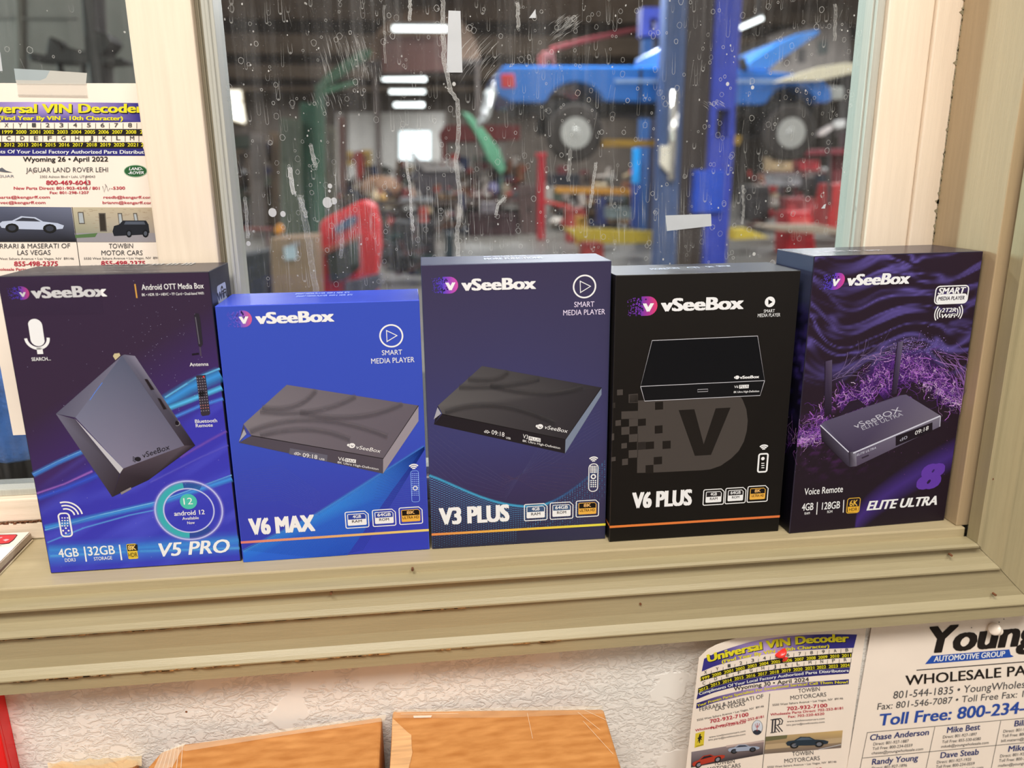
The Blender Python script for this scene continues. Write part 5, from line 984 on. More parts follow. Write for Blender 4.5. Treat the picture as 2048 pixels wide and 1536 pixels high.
mb.face([tq(345, 1497), tq(560, 1461), tq(772, 1431), tq(770, 1444), tq(560, 1474), tq(372, 1504)], (.95, .82, .6, .25)); mb.face([tq(322, 1508), tq(372, 1487), tq(345, 1536), tq(305, 1545)], (.95, .85, .66, .35))
for i in range(6): mb.face([tq(330+i*7, 1500-i*2, .001), tq(331.5+i*7, 1500-i*2, .001), tq(318+i*9, 1540, .001), tq(316+i*9, 1540, .001)], (1, .9, .74, .35))
link('packing_tape', mb, M_film, o)
c0, c1, c2, c3 = P(96, 1537, -.1470), P(128, 1514, -.1470), P(250, 1516, -.1470), P(284, 1519, -.1470)
o = cardboard([c0, (c0[0]-.02, -.3), (min(c3[0], b0[0]-.02)-.008, -.3), (c3[0]-.002, c3[1]), c2, P(200, 1528, -.1470), P(150, 1528, -.1470), c1], -.1470, 'cardboard box peeking in at lower left with a rumpled taped edge')
mb = MB(); tl = lambda x, y, dz=.0012: atz(x, y, -.1470)+Vector((0, 0, dz)); vs = []
for j in range(5):
    for i in range(21):
        x = 96+i*9.4; y0 = 1514+10*math.sin(i*.31)**2*(1 if i < 12 else .3)-(6 if i > 16 else 0); vs.append(tl(x, y0+j*7, .001+.004*max(0, noise.noise((i*.5, j*.7, 2)))))
mb.mesh(vs, [(j*21+i, j*21+i+1, (j+1)*21+i+1, (j+1)*21+i) for j in range(4) for i in range(20)], [(.80, .62, .36, .55)]*105); link('packing_tape', mb, M_film, o)
# --- red framed board at the lower left corner
e1 = at(0, 1462, -.012); bx = at(18.5, 1536, -.012).x; ft = e1.z+.0
o = empty('framed_board', ((-.62), -.006, -.36)); mb = MB(); w0 = .0065
xr = (e1.x+bx)/2+.0006
mb.b2((xr-w0, -.014, -.36), (xr, 0, -.05)); mb.b2((-.62, -.014, -.36), (-.62+w0, 0, -.05)); mb.b2((-.62, -.014, -.36), (xr, 0, -.352))
link('frame', mb, mat('red_plastic', L(232, 16, 22), .35, var=.03), o, bevel=.0008); mb = MB(); mb.b2((-.618, -.010, -.358), (xr-w0-.0002, -.002, -.065)); link('panel', mb, M_paper, o)
mb = MB(); mb.b2((-.62, -.014, -.066), (xr, 0, -.058)); link('frame', mb, mat('red_plastic_rail', L(232, 16, 22), .35, var=.03), o, bevel=.0008)
tag(o, 'red framed white board on the wall at the lower left picture edge', 'board')
# ------------------------------------------------------------------ the garage behind the glass
ZF = -1.15; FY = 46.0
M_conc = mat('shop_concrete', L(106, 101, 94), .45, var=.2, scale=1.2, bump=.1, bscale=8)
M_cliff = mat('shop_ceiling', L(158, 138, 120), .9, var=.25, scale=1.5, stretch=(1, .2, 1)); M_swall = mat('shop_wall', L(98, 88, 80), .9, var=.3, scale=1.1)
mb = MB(); mb.b2((-16, .16, ZF-.1), (22, FY, ZF)); struct(link('floor', mb, M_conc))
mb = MB(); mb.b2((-16, .16, 4.6), (22, FY, 4.75)); struct(link('ceiling', mb, M_cliff))
mb = MB(); mb.b2((-16, FY, ZF), (22, FY+.2, 4.6)); struct(link('wall_back', mb, M_swall))
mb = MB(); mb.b2((-16.2, .16, ZF), (-16, FY, 4.6)); struct(link('wall_left', mb, M_swall))
mb = MB(); mb.b2((22, .16, ZF), (22.2, FY, 4.6)); struct(link('wall_right', mb, M_swall))
mb = MB()
for y in (6, 10, 14, 19, 25, 32, 40): mb.b2((-16, y-.12, 4.25), (22, y+.12, 4.6))
struct(link('trim_10', mb, mat('ceiling_joists', L(74, 62, 54), .9, var=.3)))
def quad_solid(mb, pts, y, th, col=(1, 1, 1, 1)):          # outline at depth y, thickness th away from the window
    q = [at(px, py, y) for px, py in pts]; n = len(q); mb.mesh(q+[p+Vector((0, th, 0)) for p in q], [tuple(range(n)), tuple(range(2*n-1, n-1, -1))]+[(i, n+i, n+(i+1) % n, (i+1) % n) for i in range(n)], col); return mb
MC = {}
def mc(r, g, b, rough=.55, metal=0):
    k = (r, g, b, rough, metal)
    if k not in MC: MC[k] = mat('shop_paint', L(r, g, b), rough, metal, var=.14, scale=6)
    return MC[k]
M_day = mat('daylight_pane', (.86, .97, 1.0), .3, emit=1.3, var=0); M_tube = mat('lit_tube', (.93, 1, 1), .3, emit=3.2, var=0)
# far end: white overhead door with a bright window, and a bright window high on the left
d1 = struct(empty('door_1', at(828, 420, FY-.3)))
mb = MB(); quad_solid(mb, [(672, 226), (893, 224), (893, 425), (672, 425)], FY-.3, .2); link('door_panel', mb, mc(196, 192, 186), d1)
for a, b in ((686, 694), (752, 761), (889, 896)): mb = MB(); quad_solid(mb, [(a, 222), (b, 222), (b, 425), (a, 425)], FY-.4, .1); link('door_post', mb, mc(104, 92, 84), d1)
w3 = struct(empty('window_3', at(830, 320, FY-.45)))
for a, b in ((799, 829), (831, 860)): mb = MB(); quad_solid(mb, [(a, 263), (b, 263), (b, 319), (a, 319)], FY-.45, .05); link('pane', mb, M_day, w3)
mb = MB(); quad_solid(mb, [(796, 260), (863, 260), (863, 322), (796, 322)], FY-.39, .06); link('window_frame', mb, mc(190, 196, 194), w3)
w4 = struct(empty('window_4', at(468, 240, FY-.4)))
for p in ([(442, 154), (480, 166), (484, 203), (446, 199)], [(446, 203), (485, 206), (490, 246), (450, 235)]): mb = MB(); quad_solid(mb, p, FY-.4, .05); link('pane', mb, mat('sunny_pane', (1, .96, .82), .3, emit=1.9, var=0), w4)
mb = MB(); quad_solid(mb, [(439, 150), (483, 163), (493, 250), (447, 239)], FY-.3, .06); link('window_frame', mb, mc(150, 130, 96), w4)
for pts, y, lb in (([(785, 49), (895, 50), (895, 65), (785, 64)], 19.8, 'nearest ceiling tube light, over the middle of the shop'), ([(765, 150), (852, 151), (852, 164), (765, 163)], 30.5, 'second ceiling tube light in the row, just left of centre'), ([(779, 178), (850, 178), (850, 188), (779, 188)], 35.5, 'third ceiling tube light in the row, dim and blue'), ([(788, 204), (848, 204), (848, 215), (788, 215)], 42, 'farthest ceiling tube light, above the white door'),
                   ([(1461, 57), (1521, 31), (1528, 41), (1464, 69)], 15, 'slanted ceiling tube light above the raised blue hood')):
    c = at(sum(p[0] for p in pts)/4, pts[0][1]-6, y); o = empty('ceiling_light', c); mb = MB(); a, b = at((pts[0][0]+pts[3][0])/2, (pts[0][1]+pts[3][1])/2, y), at((pts[1][0]+pts[2][0])/2, (pts[1][1]+pts[2][1])/2, y)
    r = (at(0, pts[3][1], y)-at(0, pts[0][1], y)).length/2*.8; mb.cyl(a, b, r, n=12); link('tube', mb, M_tube, o, smooth=True)
    mb = MB(); up = Vector((0, 0, r*1.2)); mb.tube([a+up, b+up], r*.8, 6); link('reflector', mb, mc(150, 150, 150), o)
    for t in (.15, .85): mb = MB(); q = a+(b-a)*t+up; mb.cyl(q, Vector((q.x, q.y, 4.6)), .02, n=6); link('hanger', mb, mc(60, 56, 52), o)
    tag(o, lb, 'light', 'tube lights on the garage ceiling')
# ---- blue pickup on the lift
TY = 11.0; TW = 1.75
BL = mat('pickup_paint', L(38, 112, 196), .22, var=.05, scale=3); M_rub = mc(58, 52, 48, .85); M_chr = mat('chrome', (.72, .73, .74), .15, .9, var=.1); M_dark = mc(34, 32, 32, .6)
xz = lambda px, py, y=TY: (at(px, py, y).x, at(px, py, y).z)
tr = empty('pickup_truck', (at(1330, 205, TY).x, TY+TW/2, at(1330, 268, TY).z-.38)); tag(tr, 'blue pickup truck raised on the lift with its hood open', 'truck')
def arch(cx, cy, r, a0=0, a1=180, n=10): return [(cx+r*math.cos(math.radians(a0+(a1-a0)*i/n)), cy-r*math.sin(math.radians(a0+(a1-a0)*i/n))) for i in range(n+1)]
mb = MB()
side = [(1003, 135), (1010, 131), (1300, 132), (1352, 136), (1480, 140), (1560, 144), (1610, 150), (1645, 158), (1660, 176), (1664, 200), (1652, 207), (1643, 205)]+arch(1585, 228, 56, 22, 158)+[(1520, 210), (1350, 206), (1228, 203), (1216, 203)]+arch(1151, 226, 62, 22, 158)+[(1085, 206), (1022, 204), (996, 190), (990, 172), (994, 150)]
mb.prism([xz(*p) for p in side], TY, TY+TW); link('body', mb, BL, tr, bevel=.03)
mb = MB(); mb.prism([xz(*p) for p in ((1326, 134), (1330, 92), (1338, 84), (1440, 82), (1462, 88), (1500, 124), (1512, 140))], TY+.12, TY+TW-.12); link('cab', mb, BL, tr, bevel=.03)
mb = MB(); quad_solid(mb, [(1340, 128), (1344, 96), (1378, 94), (1380, 128)], TY+.10, .02); quad_solid(mb, [(1388, 128), (1388, 94), (1440, 92), (1458, 96), (1488, 126)], TY+.10, .02); link('side_window', mb, mat('dark_glass', L(46, 52, 50), .1, var=.1), tr)
mb = MB(); quad_solid(mb, [(1482, 118), (1490, 112), (1497, 130), (1494, 141), (1484, 140)], TY-.05, .1); link('mirror', mb, M_dark, tr, bevel=.02)
hp = [(1487, 139), (1504, 121), (1560, 84), (1600, 66), (1640, 58), (1646, 62), (1636, 70), (1600, 94), (1560, 122), (1537, 141)]
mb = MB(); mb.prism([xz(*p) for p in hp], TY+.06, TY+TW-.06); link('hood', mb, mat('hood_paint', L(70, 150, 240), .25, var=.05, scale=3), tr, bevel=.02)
def wheel(cx, cy, y, rt, rr):
    c = at(cx, cy, y); ax = Vector((0, 1, 0)); mb = MB(); mb.lathe(c, ax, [(-.02, rr*.98), (-.02, rr+.02), (-.01, rt*.93), (.03, rt), (.2, rt), (.24, rt*.93), (.25, rr)], 32); t = link('wheel', mb, M_rub, tr, smooth=False)
    mb = MB(); mb.lathe(c, ax, [(-.035, rr*.93), (-.035, rr), (.02, rr), (.02, rr*.93)], 32); mb.lathe(c, ax, [(-.05, .001), (-.05, rr*.26), (-.03, rr*.34), (.02, rr*.36)], 20)
    for i in range(5):
        a = i*1.2566+.3; d = Vector((math.cos(a), 0, math.sin(a))); e = Vector((-d.z, 0, d.x)); vs = [c+d*rr*.2+e*rr*.16+Vector((0, -.032, 0)), c+d*rr*.2-e*rr*.16+Vector((0, -.032, 0)), c+d*rr*.97-e*rr*.26+Vector((0, -.028, 0)), c+d*rr*.97+e*rr*.26+Vector((0, -.028, 0))]
        mb.mesh(vs+[v+Vector((0, .04, 0)) for v in vs], [(0, 1, 2, 3), (7, 6, 5, 4), (0, 4, 5, 1), (1, 5, 6, 2), (2, 6, 7, 3), (3, 7, 4, 0)], (1, 1, 1, 1))
    link('rim', mb, mat('alloy', L(186, 184, 178), .35, .25, var=.12), t)
wheel(1151, 266, TY-.02, .40, .215); wheel(1581, 266, TY-.02, .40, .215); wheel(1157, 264, TY+TW-.24, .40, .215); wheel(1575, 264, TY+TW-.24, .40, .215)
mb = MB(); quad_solid(mb, [(1001, 148), (1029, 148), (1031, 176), (1003, 176)], TY-.015, .06); link('tail_light', mb, mat('red_lens', L(196, 34, 40), .2, var=.05), tr, bevel=.015)
mb = MB(); quad_solid(mb, [(988, 160), (998, 160), (1000, 172), (990, 200), (982, 232), (972, 246), (968, 240), (978, 214), (985, 182)], TY+.02, TW-.1); link('rear_bumper', mb, M_chr, tr, bevel=.02)
mb = MB(); quad_solid(mb, [(1662, 172), (1688, 174), (1688, 198), (1664, 200)], TY+.05, TW-.1); link('front_bumper', mb, mc(178, 178, 172, .3), tr, bevel=.02)
mb = MB(); mb.b2((at(1040, 210, TY).x, TY+.35, at(0, 228, TY).z), (at(1650, 210, TY).x, TY+TW-.35, at(0, 200, TY).z))
for px in (1151, 1581): c = at(px, 262, TY); mb.cyl((c.x, TY+.2, c.z), (c.x, TY+TW-.2, c.z), .07); mb.b2((c.x-.35, TY+.3, c.z), (c.x+.35, TY+.42, c.z+.45)); mb.b2((c.x-.35, TY+TW-.42, c.z), (c.x+.35, TY+TW-.3, c.z+.45))
link('chassis', mb, M_dark, tr)
mb = MB(); mb.b2(Vector((*[at(1230, 158, TY).x], TY-.012, at(0, 163, TY).z)), Vector((at(1560, 158, TY).x, TY+.01, at(0, 155, TY).z))); link('side_moulding', mb, mc(150, 178, 214, .3), tr)
mb = MB(); mb.b2((at(1278, 160, TY).x, TY-.006, at(0, 200, TY).z), (at(1284, 160, TY).x, TY+.02, at(0, 133, TY).z)); link('bed_gap', mb, M_dark, tr)
# ---- the blue two-post lift in front of the pickup
ly = 10.3; lf = empty('two_post_lift', (at(1395, 500, ly).x, ly+.15, ZF)); tag(lf, 'bright blue two-post lift standing before the raised pickup', 'lift')
def post(par, name, x0, x1, y, d, m, ztop, zb=ZF+.02, cut=None):
    mb = MB(); a, b = at(x0, 300, y).x, at(x1, 300, y).x
    if cut is None: mb.b2((a, y, zb), (b, y+d, ztop))
    else:
        z1, z0 = at(0, cut[0], y).z, at(0, cut[1], y).z; t = (b-a)*.26; mb.b2((a, y, z1), (b, y+d, ztop)); mb.b2((a, y, zb), (b, y+d, z0)); mb.b2((a, y, z0), (a+t, y+d, z1)); mb.b2((b-t*.8, y, z0), (b, y+d, z1))
    return link(name, mb, m, par, bevel=.008)
post(lf, 'column', 1322, 1362, ly, .28, mc(62, 84, 128), 4.2); post(lf, 'column', 1418, 1466, ly, .28, mc(46, 66, 180), 4.2, cut=(220, 284))
for x0, x1, t, b in ((1362, 1418, -60, 530),): mb = MB(); a, c = at(x0, 300, ly+.1).x, at(x1, 300, ly+.1).x; mb.b2((a, ly+.1, ZF+.02), (c, ly+.25, 4.2)); link('column_web', mb, mc(60, 48, 42), lf)
mb = MB(); p = at(1342, 330, ly-.03); mb.cyl((p.x, ly-.06, p.z-.2), (p.x, ly-.06, p.z+.95), .06, n=12); link('cylinder', mb, mat('bright_steel', (.75, .72, .66), .22, .8), lf, smooth=True)
mb = MB(); quad_solid(mb, [(1322, 292), (1352, 292), (1352, 330), (1337, 346), (1322, 330)], ly-.10, .08); link('column_glint', mb, mc(236, 226, 206, .3), lf, bevel=.01)  # pale plate painted in for the white reflection on the column
mb = MB(); quad_solid(mb, [(1390, 340), (1450, 340), (1446, 425), (1386, 428)], ly-.08, .3); link('carriage', mb, mc(20, 74, 196, .3), lf, bevel=.02)
for pts, y, c in (([(1128, 456), (1200, 458), (1290, 462), (1450, 470), (1458, 492), (1320, 487), (1166, 488)], 11.4, (206, 178, 52)), ([(1205, 278), (1330, 280), (1330, 292), (1205, 294)], 11.3, (190, 146, 50)), ([(1468, 458), (1490, 456), (1540, 476), (1466, 480)], 11.4, (224, 196, 62))):
    mb = MB(); quad_solid(mb, pts, y, .22); link('arm', mb, mc(*c), lf, bevel=.015)
mb = MB(); quad_solid(mb, [(1470, 270), (1484, 272), (1480, 290), (1466, 288)], 11.2, .1); link('arm_pad', mb, mc(190, 150, 50), lf, bevel=.01)
for x0, x1 in ((1316, 1370), (1396, 1520)): mb = MB(); a, b = at(x0, 500, ly).x, at(x1, 500, ly).x; mb.b2((a, ly-.15, ZF), (b, ly+.45, ZF+.03)); link('base_plate', mb, mc(218, 190, 60), lf)
# ---- a thinner lift further back
l2 = empty('two_post_lift', (at(1280, 400, 14.5).x, 14.6, ZF)); tag(l2, 'slim dark blue lift farther back, topped by a square blue housing', 'lift')
post(l2, 'column', 1280, 1298, 14.5, .2, mc(34, 88, 150), at(0, 62, 14.5).z); post(l2, 'column', 1300, 1316, 14.7, .2, mc(46, 50, 78), at(0, 60, 14.5).z)
mb = MB(); A_ = lambda x, y: at(x, y, 14.4)
for (xa, ya, xb, yb) in ((1285, 14, 1300, 72), (1317, 14, 1326, 72), (1300, 14, 1317, 36), (1300, 60, 1317, 72)): p, q = A_(xa, ya), A_(xb, yb); mb.b2(p, q+Vector((0, .3, 0)))
link('housing', mb, mc(66, 84, 190), l2, bevel=.01); mb = MB(); p, q = at(1267, 296, 14.2), at(1279, 368, 14.2); mb.b2(p, q+Vector((0, .1, 0))); link('guard', mb, mc(30, 160, 240, .3), l2, bevel=.02)
mb = MB(); p, q = at(1265, 370, 14.2), at(1279, 455, 14.2); mb.b2(p, q+Vector((0, .1, 0))); link('guard_post', mb, mc(40, 74, 150), l2)
for pts, c in (([(1112, 374), (1266, 378), (1266, 390), (1112, 386)], (186, 128, 40)), ([(1195, 396), (1212, 396), (1214, 452), (1197, 452)], (44, 54, 104))): mb = MB(); quad_solid(mb, pts, 14.3, .2); link('arm', mb, mc(*c), l2, bevel=.01)
# ---- free standing shop things: (name, outline, depth, thickness, colour, label, category)
def item(name, pts, y, th, c, label, cat, ground=False, bevel=.015, group=None, extra=None, rough=.55):
    mb = MB(); ps = [at(px, py, y) for px, py in pts]; n = len(ps)
    if ground:
        zm = min(p.z for p in ps); ps = [Vector((p.x, p.y, ZF+.003 if p.z < zm+.06 else p.z)) for p in ps]
    mb.mesh(ps+[p+Vector((0, th, 0)) for p in ps], [tuple(range(n)), tuple(range(2*n-1, n-1, -1))]+[(i, n+i, n+(i+1) % n, (i+1) % n) for i in range(n)], (1, 1, 1, 1))
    o = link(name, mb, mc(*c, rough) if not isinstance(c, bpy.types.Material) else c, bevel=bevel)
    if label: tag(o, label, cat, group)
    for nm, p2, dy, t2, c2 in extra or ():
        m2 = MB(); quad_solid(m2, p2, y+dy, t2); link(nm, m2, mc(*c2) if not isinstance(c2, bpy.types.Material) else c2, o, bevel=.006)
    return o
# red wheel-service machine and the carton beside it
hole = mc(40, 46, 50)
item('tyre_machine', [(640, 448), (648, 438), (712, 406), (728, 402), (748, 412), (757, 450), (760, 500), (752, 560), (752, 640), (648, 640), (636, 500)], 6.6, .5, (206, 40, 46), 'red shop machine with a slanted top and a dark opening, left of centre', 'machine', True, .02,
     extra=[('panel', [(668, 455), (694, 436), (712, 430), (714, 444), (700, 454), (672, 468)], -.03, .04, (58, 78, 108)), ('opening', [(652, 508), (664, 500), (718, 476), (720, 535), (690, 560), (660, 566)], -.03, .04, (48, 56, 52)), ('inner_post', [(696, 486), (716, 478), (718, 528), (698, 534)], -.05, .03, (72, 84, 80)), ('trim', [(640, 500), (722, 468), (722, 478), (644, 512)], -.05, .03, (150, 78, 62)), ('foot', [(690, 566), (760, 548), (764, 570), (700, 640), (680, 640)], -.1, .1, (88, 90, 96))])
o = item('shipping_carton', [(540, 478), (632, 472), (640, 640), (548, 640)], 6.12, .36, (142, 116, 92), 'brown carton with a pale square label near the red machine', 'box', True, .006, extra=[('label', [(567, 494), (592, 492), (594, 519), (570, 521)], -.012, .01, (180, 196, 206)), ('label', [(577, 488), (598, 484), (600, 490), (580, 494)], -.012, .01, (150, 150, 156))])
item('work_lamp', [(550, 455), (556, 448), (564, 452), (566, 464), (556, 469), (549, 465)], 6.35, .08, (214, 138, 36), 'small orange lamp on top of the brown carton', 'lamp', False, .01, extra=[('stem', [(555, 470), (561, 470), (561, 470.5), (555, 470.5)], .02, .03, (60, 56, 52))])
item('dark_cabinet', [(440, 520), (540, 500), (545, 640), (440, 640)], 6.6, .5, (38, 40, 44), 'black cabinet in the lower left corner behind the pane', 'cabinet', True, extra=[('door', [(448, 540), (536, 524), (540, 630), (448, 634)], -.02, .02, (46, 48, 54)), ('handle', [(528, 560), (531, 560), (532, 590), (529, 590)], -.05, .03, (110, 110, 112))])
item('pipe_rail', [(455, 455), (545, 455), (545, 462), (455, 462)], 7.3, .05, (120, 64, 58), 'dull red rail crossing behind the black cabinet', 'rail', False, extra=[('stand', [(470, 462), (475, 462), (475, 620), (470, 620)], 0, .05, (90, 60, 56)), ('stand', [(532, 462), (537, 462), (537, 620), (532, 620)], 0, .05, (90, 60, 56))])
for i, (x0, x1, y0, y1, c, lb) in enumerate(((560, 600, 235, 470, (84, 92, 76), 'olive green machine column left of the green hoist'), (600, 646, 205, 470, (48, 100, 76), 'tall green cabinet under the green boom'), (652, 672, 250, 440, (120, 112, 98), 'narrow grey-tan locker right of the green cabinet'), (500, 524, 265, 440, (112, 102, 96), 'grey upright panel between the bright window and the green machine'), (540, 558, 262, 440, (106, 84, 62), 'brown plank leaning left of the olive machine'), (676, 688, 230, 420, (96, 64, 54), 'rust brown steel post beside the white door'))):
    item(('machine_column', 'cabinet', 'locker', 'panel', 'plank', 'steel_post')[i], [(x0, y0), (x1, y0+4), (x1, y1), (x0, y1)], (17, 17.4, 17.8, 18.2, 18.6, 19.45)[i], .3, c, lb, ('machine', 'cabinet', 'locker', 'panel', 'plank', 'post')[i], True, extra=[('door', [(x0+3, y0+14), (x1-3, y0+18), (x1-3, y0+90), (x0+3, y0+86)], -.03, .03, tuple(int(v*.9) for v in c))])
o = item('jib_hoist', [(632, 178), (640, 182), (738, 112), (742, 98), (720, 100), (650, 150)], 16.6, .3, (62, 102, 74), 'green boom of a jib hoist slanting up towards the ceiling', 'hoist', False, extra=[('mast', [(630, 170), (646, 166), (650, 470), (634, 470)], .05, .25, (54, 92, 70)), ('brace', [(640, 178), (710, 160), (712, 168), (644, 190)], .05, .1, (70, 120, 88))])
# tan rounded tank under the ceiling with its brown cradle
mb = MB(); c = at(848, 128, 21); r = 110*21.5/F; tk = empty('storage_tank', (c.x, c.y, c.z-.4)); quad_solid(mb, [(848+112*math.cos(math.radians(a)), 122-106*math.sin(math.radians(a))) for a in range(0, 181, 9)], 20.6, 2.6); link('shell', mb, mc(128, 100, 78), tk, smooth=False)
mb = MB(); quad_solid(mb, [(764, 74), (902, 72), (902, 142), (764, 146)], 20.4, .1); link('cradle_board', mb, mc(92, 56, 48), tk); mb = MB(); quad_solid(mb, [(732, 120), (964, 118), (964, 127), (732, 130)], 20.45, 2.8); link('shelf', mb, mc(72, 62, 58), tk)
for x in (748, 954): mb = MB(); p = at(x, 124, 20.6); mb.b2((p.x-.05, 20.5, ZF), (p.x+.05, 20.7, p.z)); link('leg', mb, mc(84, 72, 66), tk)
tag(tk, 'big tan arched tank on a raised rack near the ceiling tube lights', 'tank')
item('booth', [(884, 262), (1010, 262), (1010, 440), (884, 440)], 26, 1.5, (150, 142, 132), 'pale booth with a dark red fascia right of the bright far window', 'booth', True, extra=[('fascia', [(878, 266), (890, 250), (1040, 250), (1040, 280), (880, 284)], -.2, .2, (136, 44, 40)), ('post', [(884, 280), (892, 280), (892, 320), (884, 320)], -.1, .1, (150, 60, 52)), ('opening', [(948, 312), (982, 312), (982, 338), (948, 338)], -.05, .05, (30, 74, 56)), ('mullion', [(976, 288), (982, 288), (982, 340), (976, 340)], -.06, .05, (120, 104, 92))])
item('green_tarpaulin', [(922, 222), (940, 228), (968, 258), (1000, 300), (1012, 338), (1002, 350), (990, 334), (978, 322), (968, 300), (948, 262)], 19.5, .4, (74, 130, 98), 'green tarpaulin hanging in a slope before the pale booth', 'tarpaulin', False, .03, extra=[('pole', [(1000, 330), (1006, 330), (1006, 462), (1000, 462)], .1, .1, (70, 100, 84))])
item('louvred_unit', [(830, 318), (850, 320), (918, 340), (926, 460), (834, 460)], 19.3, .8, (58, 52, 56), 'dark louvred unit with pale grey slats under the far window', 'machine', True, extra=[('cover', [(818, 308), (826, 304), (852, 330), (924, 332), (926, 341), (850, 342)], -.05, .1, (148, 142, 138))]+[('slat', [(846+k*18, 320), (858+k*18, 320), (866+k*18, 330), (852+k*18, 331)], -.08, .05, (146, 140, 134)) for k in range(4)])
for i, (x0, x1, y0, y1, lb) in enumerate(((683, 705, 303, 330, 'yellow sign on the left half of the white door'), (722, 743, 300, 334, 'yellow sign on the white door nearest the bright window'))): item('yellow_sign', [(x0, y0), (x1, y0), (x1, y1), (x0, y1)], FY-.36, .055, (176, 142, 60), lb, 'sign', False, .004, extra=[('mark', [(x0+6, y0+10), (x1-5, y0+8), (x1-7, y1-9), (x0+7, y1-8)], -.03, .02, (110, 84, 50))])
item('red_post', [(1077, 312), (1091, 310), (1090, 462), (1076, 462)], 16.2, .2, (190, 32, 46), 'bright red upright post left of the yellow lift arms', 'post', True, .02, extra=[('cap', [(1074, 306), (1093, 305), (1093, 314), (1074, 314)], -.03, .26, (206, 44, 54))])
# long bench with clutter
bench = item('workbench', [(575, 404), (1062, 404), (1062, 412), (575, 412)], 18.3, .95, (74, 60, 52), 'long dark workbench across the back of the shop floor', 'workbench', False, .01)
for x in (580, 690, 800, 905, 1000, 1054):
    p = at(x, 410, 18.4); m2 = MB(); m2.b2((p.x-.06, 18.35, ZF), (p.x+.06, 18.5, p.z)); link('leg', m2, mc(60, 50, 46), bench)
m2 = MB(); p, q = at(600, 425, 18.6), at(1050, 458, 18.6); m2.b2(p, q+Vector((0, .5, 0))); link('lower_panel', m2, mc(52, 44, 42), bench)
bz = max(at(575, 404, 18.3).z, at(1062, 404, 18.3).z)
def on_bench(name, x0, x1, y0, c, lb, cat, kind='box', y=18.9, m=None, z0=None):
    a, b = at(x0, y0, y), at(x1, y0, y); zb = bz+.001 if z0 is None else z0; w_ = b.x-a.x; cx = (a.x+b.x)/2; h = max(.06, a.z-zb); mm = m or mc(*c); mb = MB(); d = min(max(w_, .15), .3)
    if kind == 'box':
        mb.b2((a.x, y, zb), (b.x, y+d, zb+h)); o = link(name, mb, mm, bevel=.01); m2 = MB(); m2.b2((a.x-.012, y-.012, zb+h*.78), (b.x+.012, y+d+.012, zb+h+.012)); link('lid', m2, mc(*[int(v*.82) for v in c]), o, bevel=.006)
    elif kind == 'can':
        mb.lathe((cx, y+.2, zb), (0, 0, 1), [(0, w_*.48), (h*.03, w_/2), (h*.95, w_/2), (h, w_*.47)], 18); o = link(name, mb, mm); m2 = MB(); m2.lathe((cx, y+.2, zb+h), (0, 0, 1), [(-.01, w_*.44), (.015, w_*.44), (.02, w_*.38)], 18); link('lid', m2, mc(*[min(255, int(v*1.2)) for v in c]), o)
    elif kind == 'bottle':
        mb.lathe((cx, y+.2, zb), (0, 0, 1), [(0, w_*.46), (h*.04, w_/2), (h*.62, w_/2), (h*.78, w_*.2), (h*.9, w_*.17)], 16); o = link(name, mb, mm, smooth=True); m2 = MB(); m2.lathe((cx, y+.2, zb+h*.9), (0, 0, 1), [(0, w_*.2), (h*.1, w_*.2)], 12); link('cap', m2, mc(230, 224, 214), o)
    elif kind == 'pile':
        mb.blob((cx, y+.2, zb+h*.45), (w_/2, .2, h*.55), .25, 2.4); 
        for v in mb.bm.verts: v.co.z = max(v.co.z, zb)
        o = link(name, mb, mm, smooth=True)
    return tag(o, lb, cat)
on_bench('dust_sheet', 716, 800, 352, (150, 112, 84), 'tan dust sheet heaped on the bench above the red machine', 'cloth', 'pile', 18.9); on_bench('bottle', 744, 756, 378, (226, 200, 160), 'cream bottle on the bench just right of the red machine', 'bottle', 'bottle', 18.2); on_bench('bottle', 758, 772, 384, (206, 160, 90), 'amber bottle on the bench beside the cream one', 'bottle', 'bottle', 18.2)
on_bench('crate', 876, 916, 388, (150, 116, 78), 'tan crate on the bench under the grey slats', 'crate', z0=None); on_bench('engine_block', 642, 680, 366, (92, 84, 82), 'dull grey engine lump on the bench left of the tan sheet', 'engine', 'pile'); on_bench('tool_box', 693, 716, 384, (60, 66, 74), 'slate grey tool box on the bench behind the red machine', 'tool box')
on_bench('paint_can', 802, 816, 380, (120, 40, 40), 'dark red paint can on the bench below the black unit', 'can', 'can', 18.2); on_bench('bottle', 820, 828, 372, (190, 150, 130), 'slim pinkish bottle on the bench left of the tan crate', 'bottle', 'bottle', 18.2); on_bench('crate', 936, 972, 382, (92, 58, 60), 'maroon crate on the bench below the green tarpaulin', 'crate')
on_bench('rag_heap', 974, 1000, 366, (70, 64, 96), 'bluish rag heap on the bench right of the maroon crate', 'rags', 'pile'); on_bench('paint_can', 1004, 1022, 372, (128, 112, 92), 'khaki drum on the bench near the red post', 'drum', 'can'); on_bench('crate', 1026, 1058, 384, (86, 88, 92), 'grey crate at the right end of the bench', 'crate')
on_bench('bucket', 590, 612, 376, (84, 60, 54), 'dark brown bucket at the left end of the bench', 'bucket', 'can'); on_bench('spray_can', 618, 628, 366, (176, 168, 170), 'silver spray can on the bench beside the brown bucket', 'can', 'can'); on_bench('parts_tray', 836, 874, 396, (50, 46, 50), 'low black tray on the bench left of the tan crate', 'tray', 'box', 18.9)
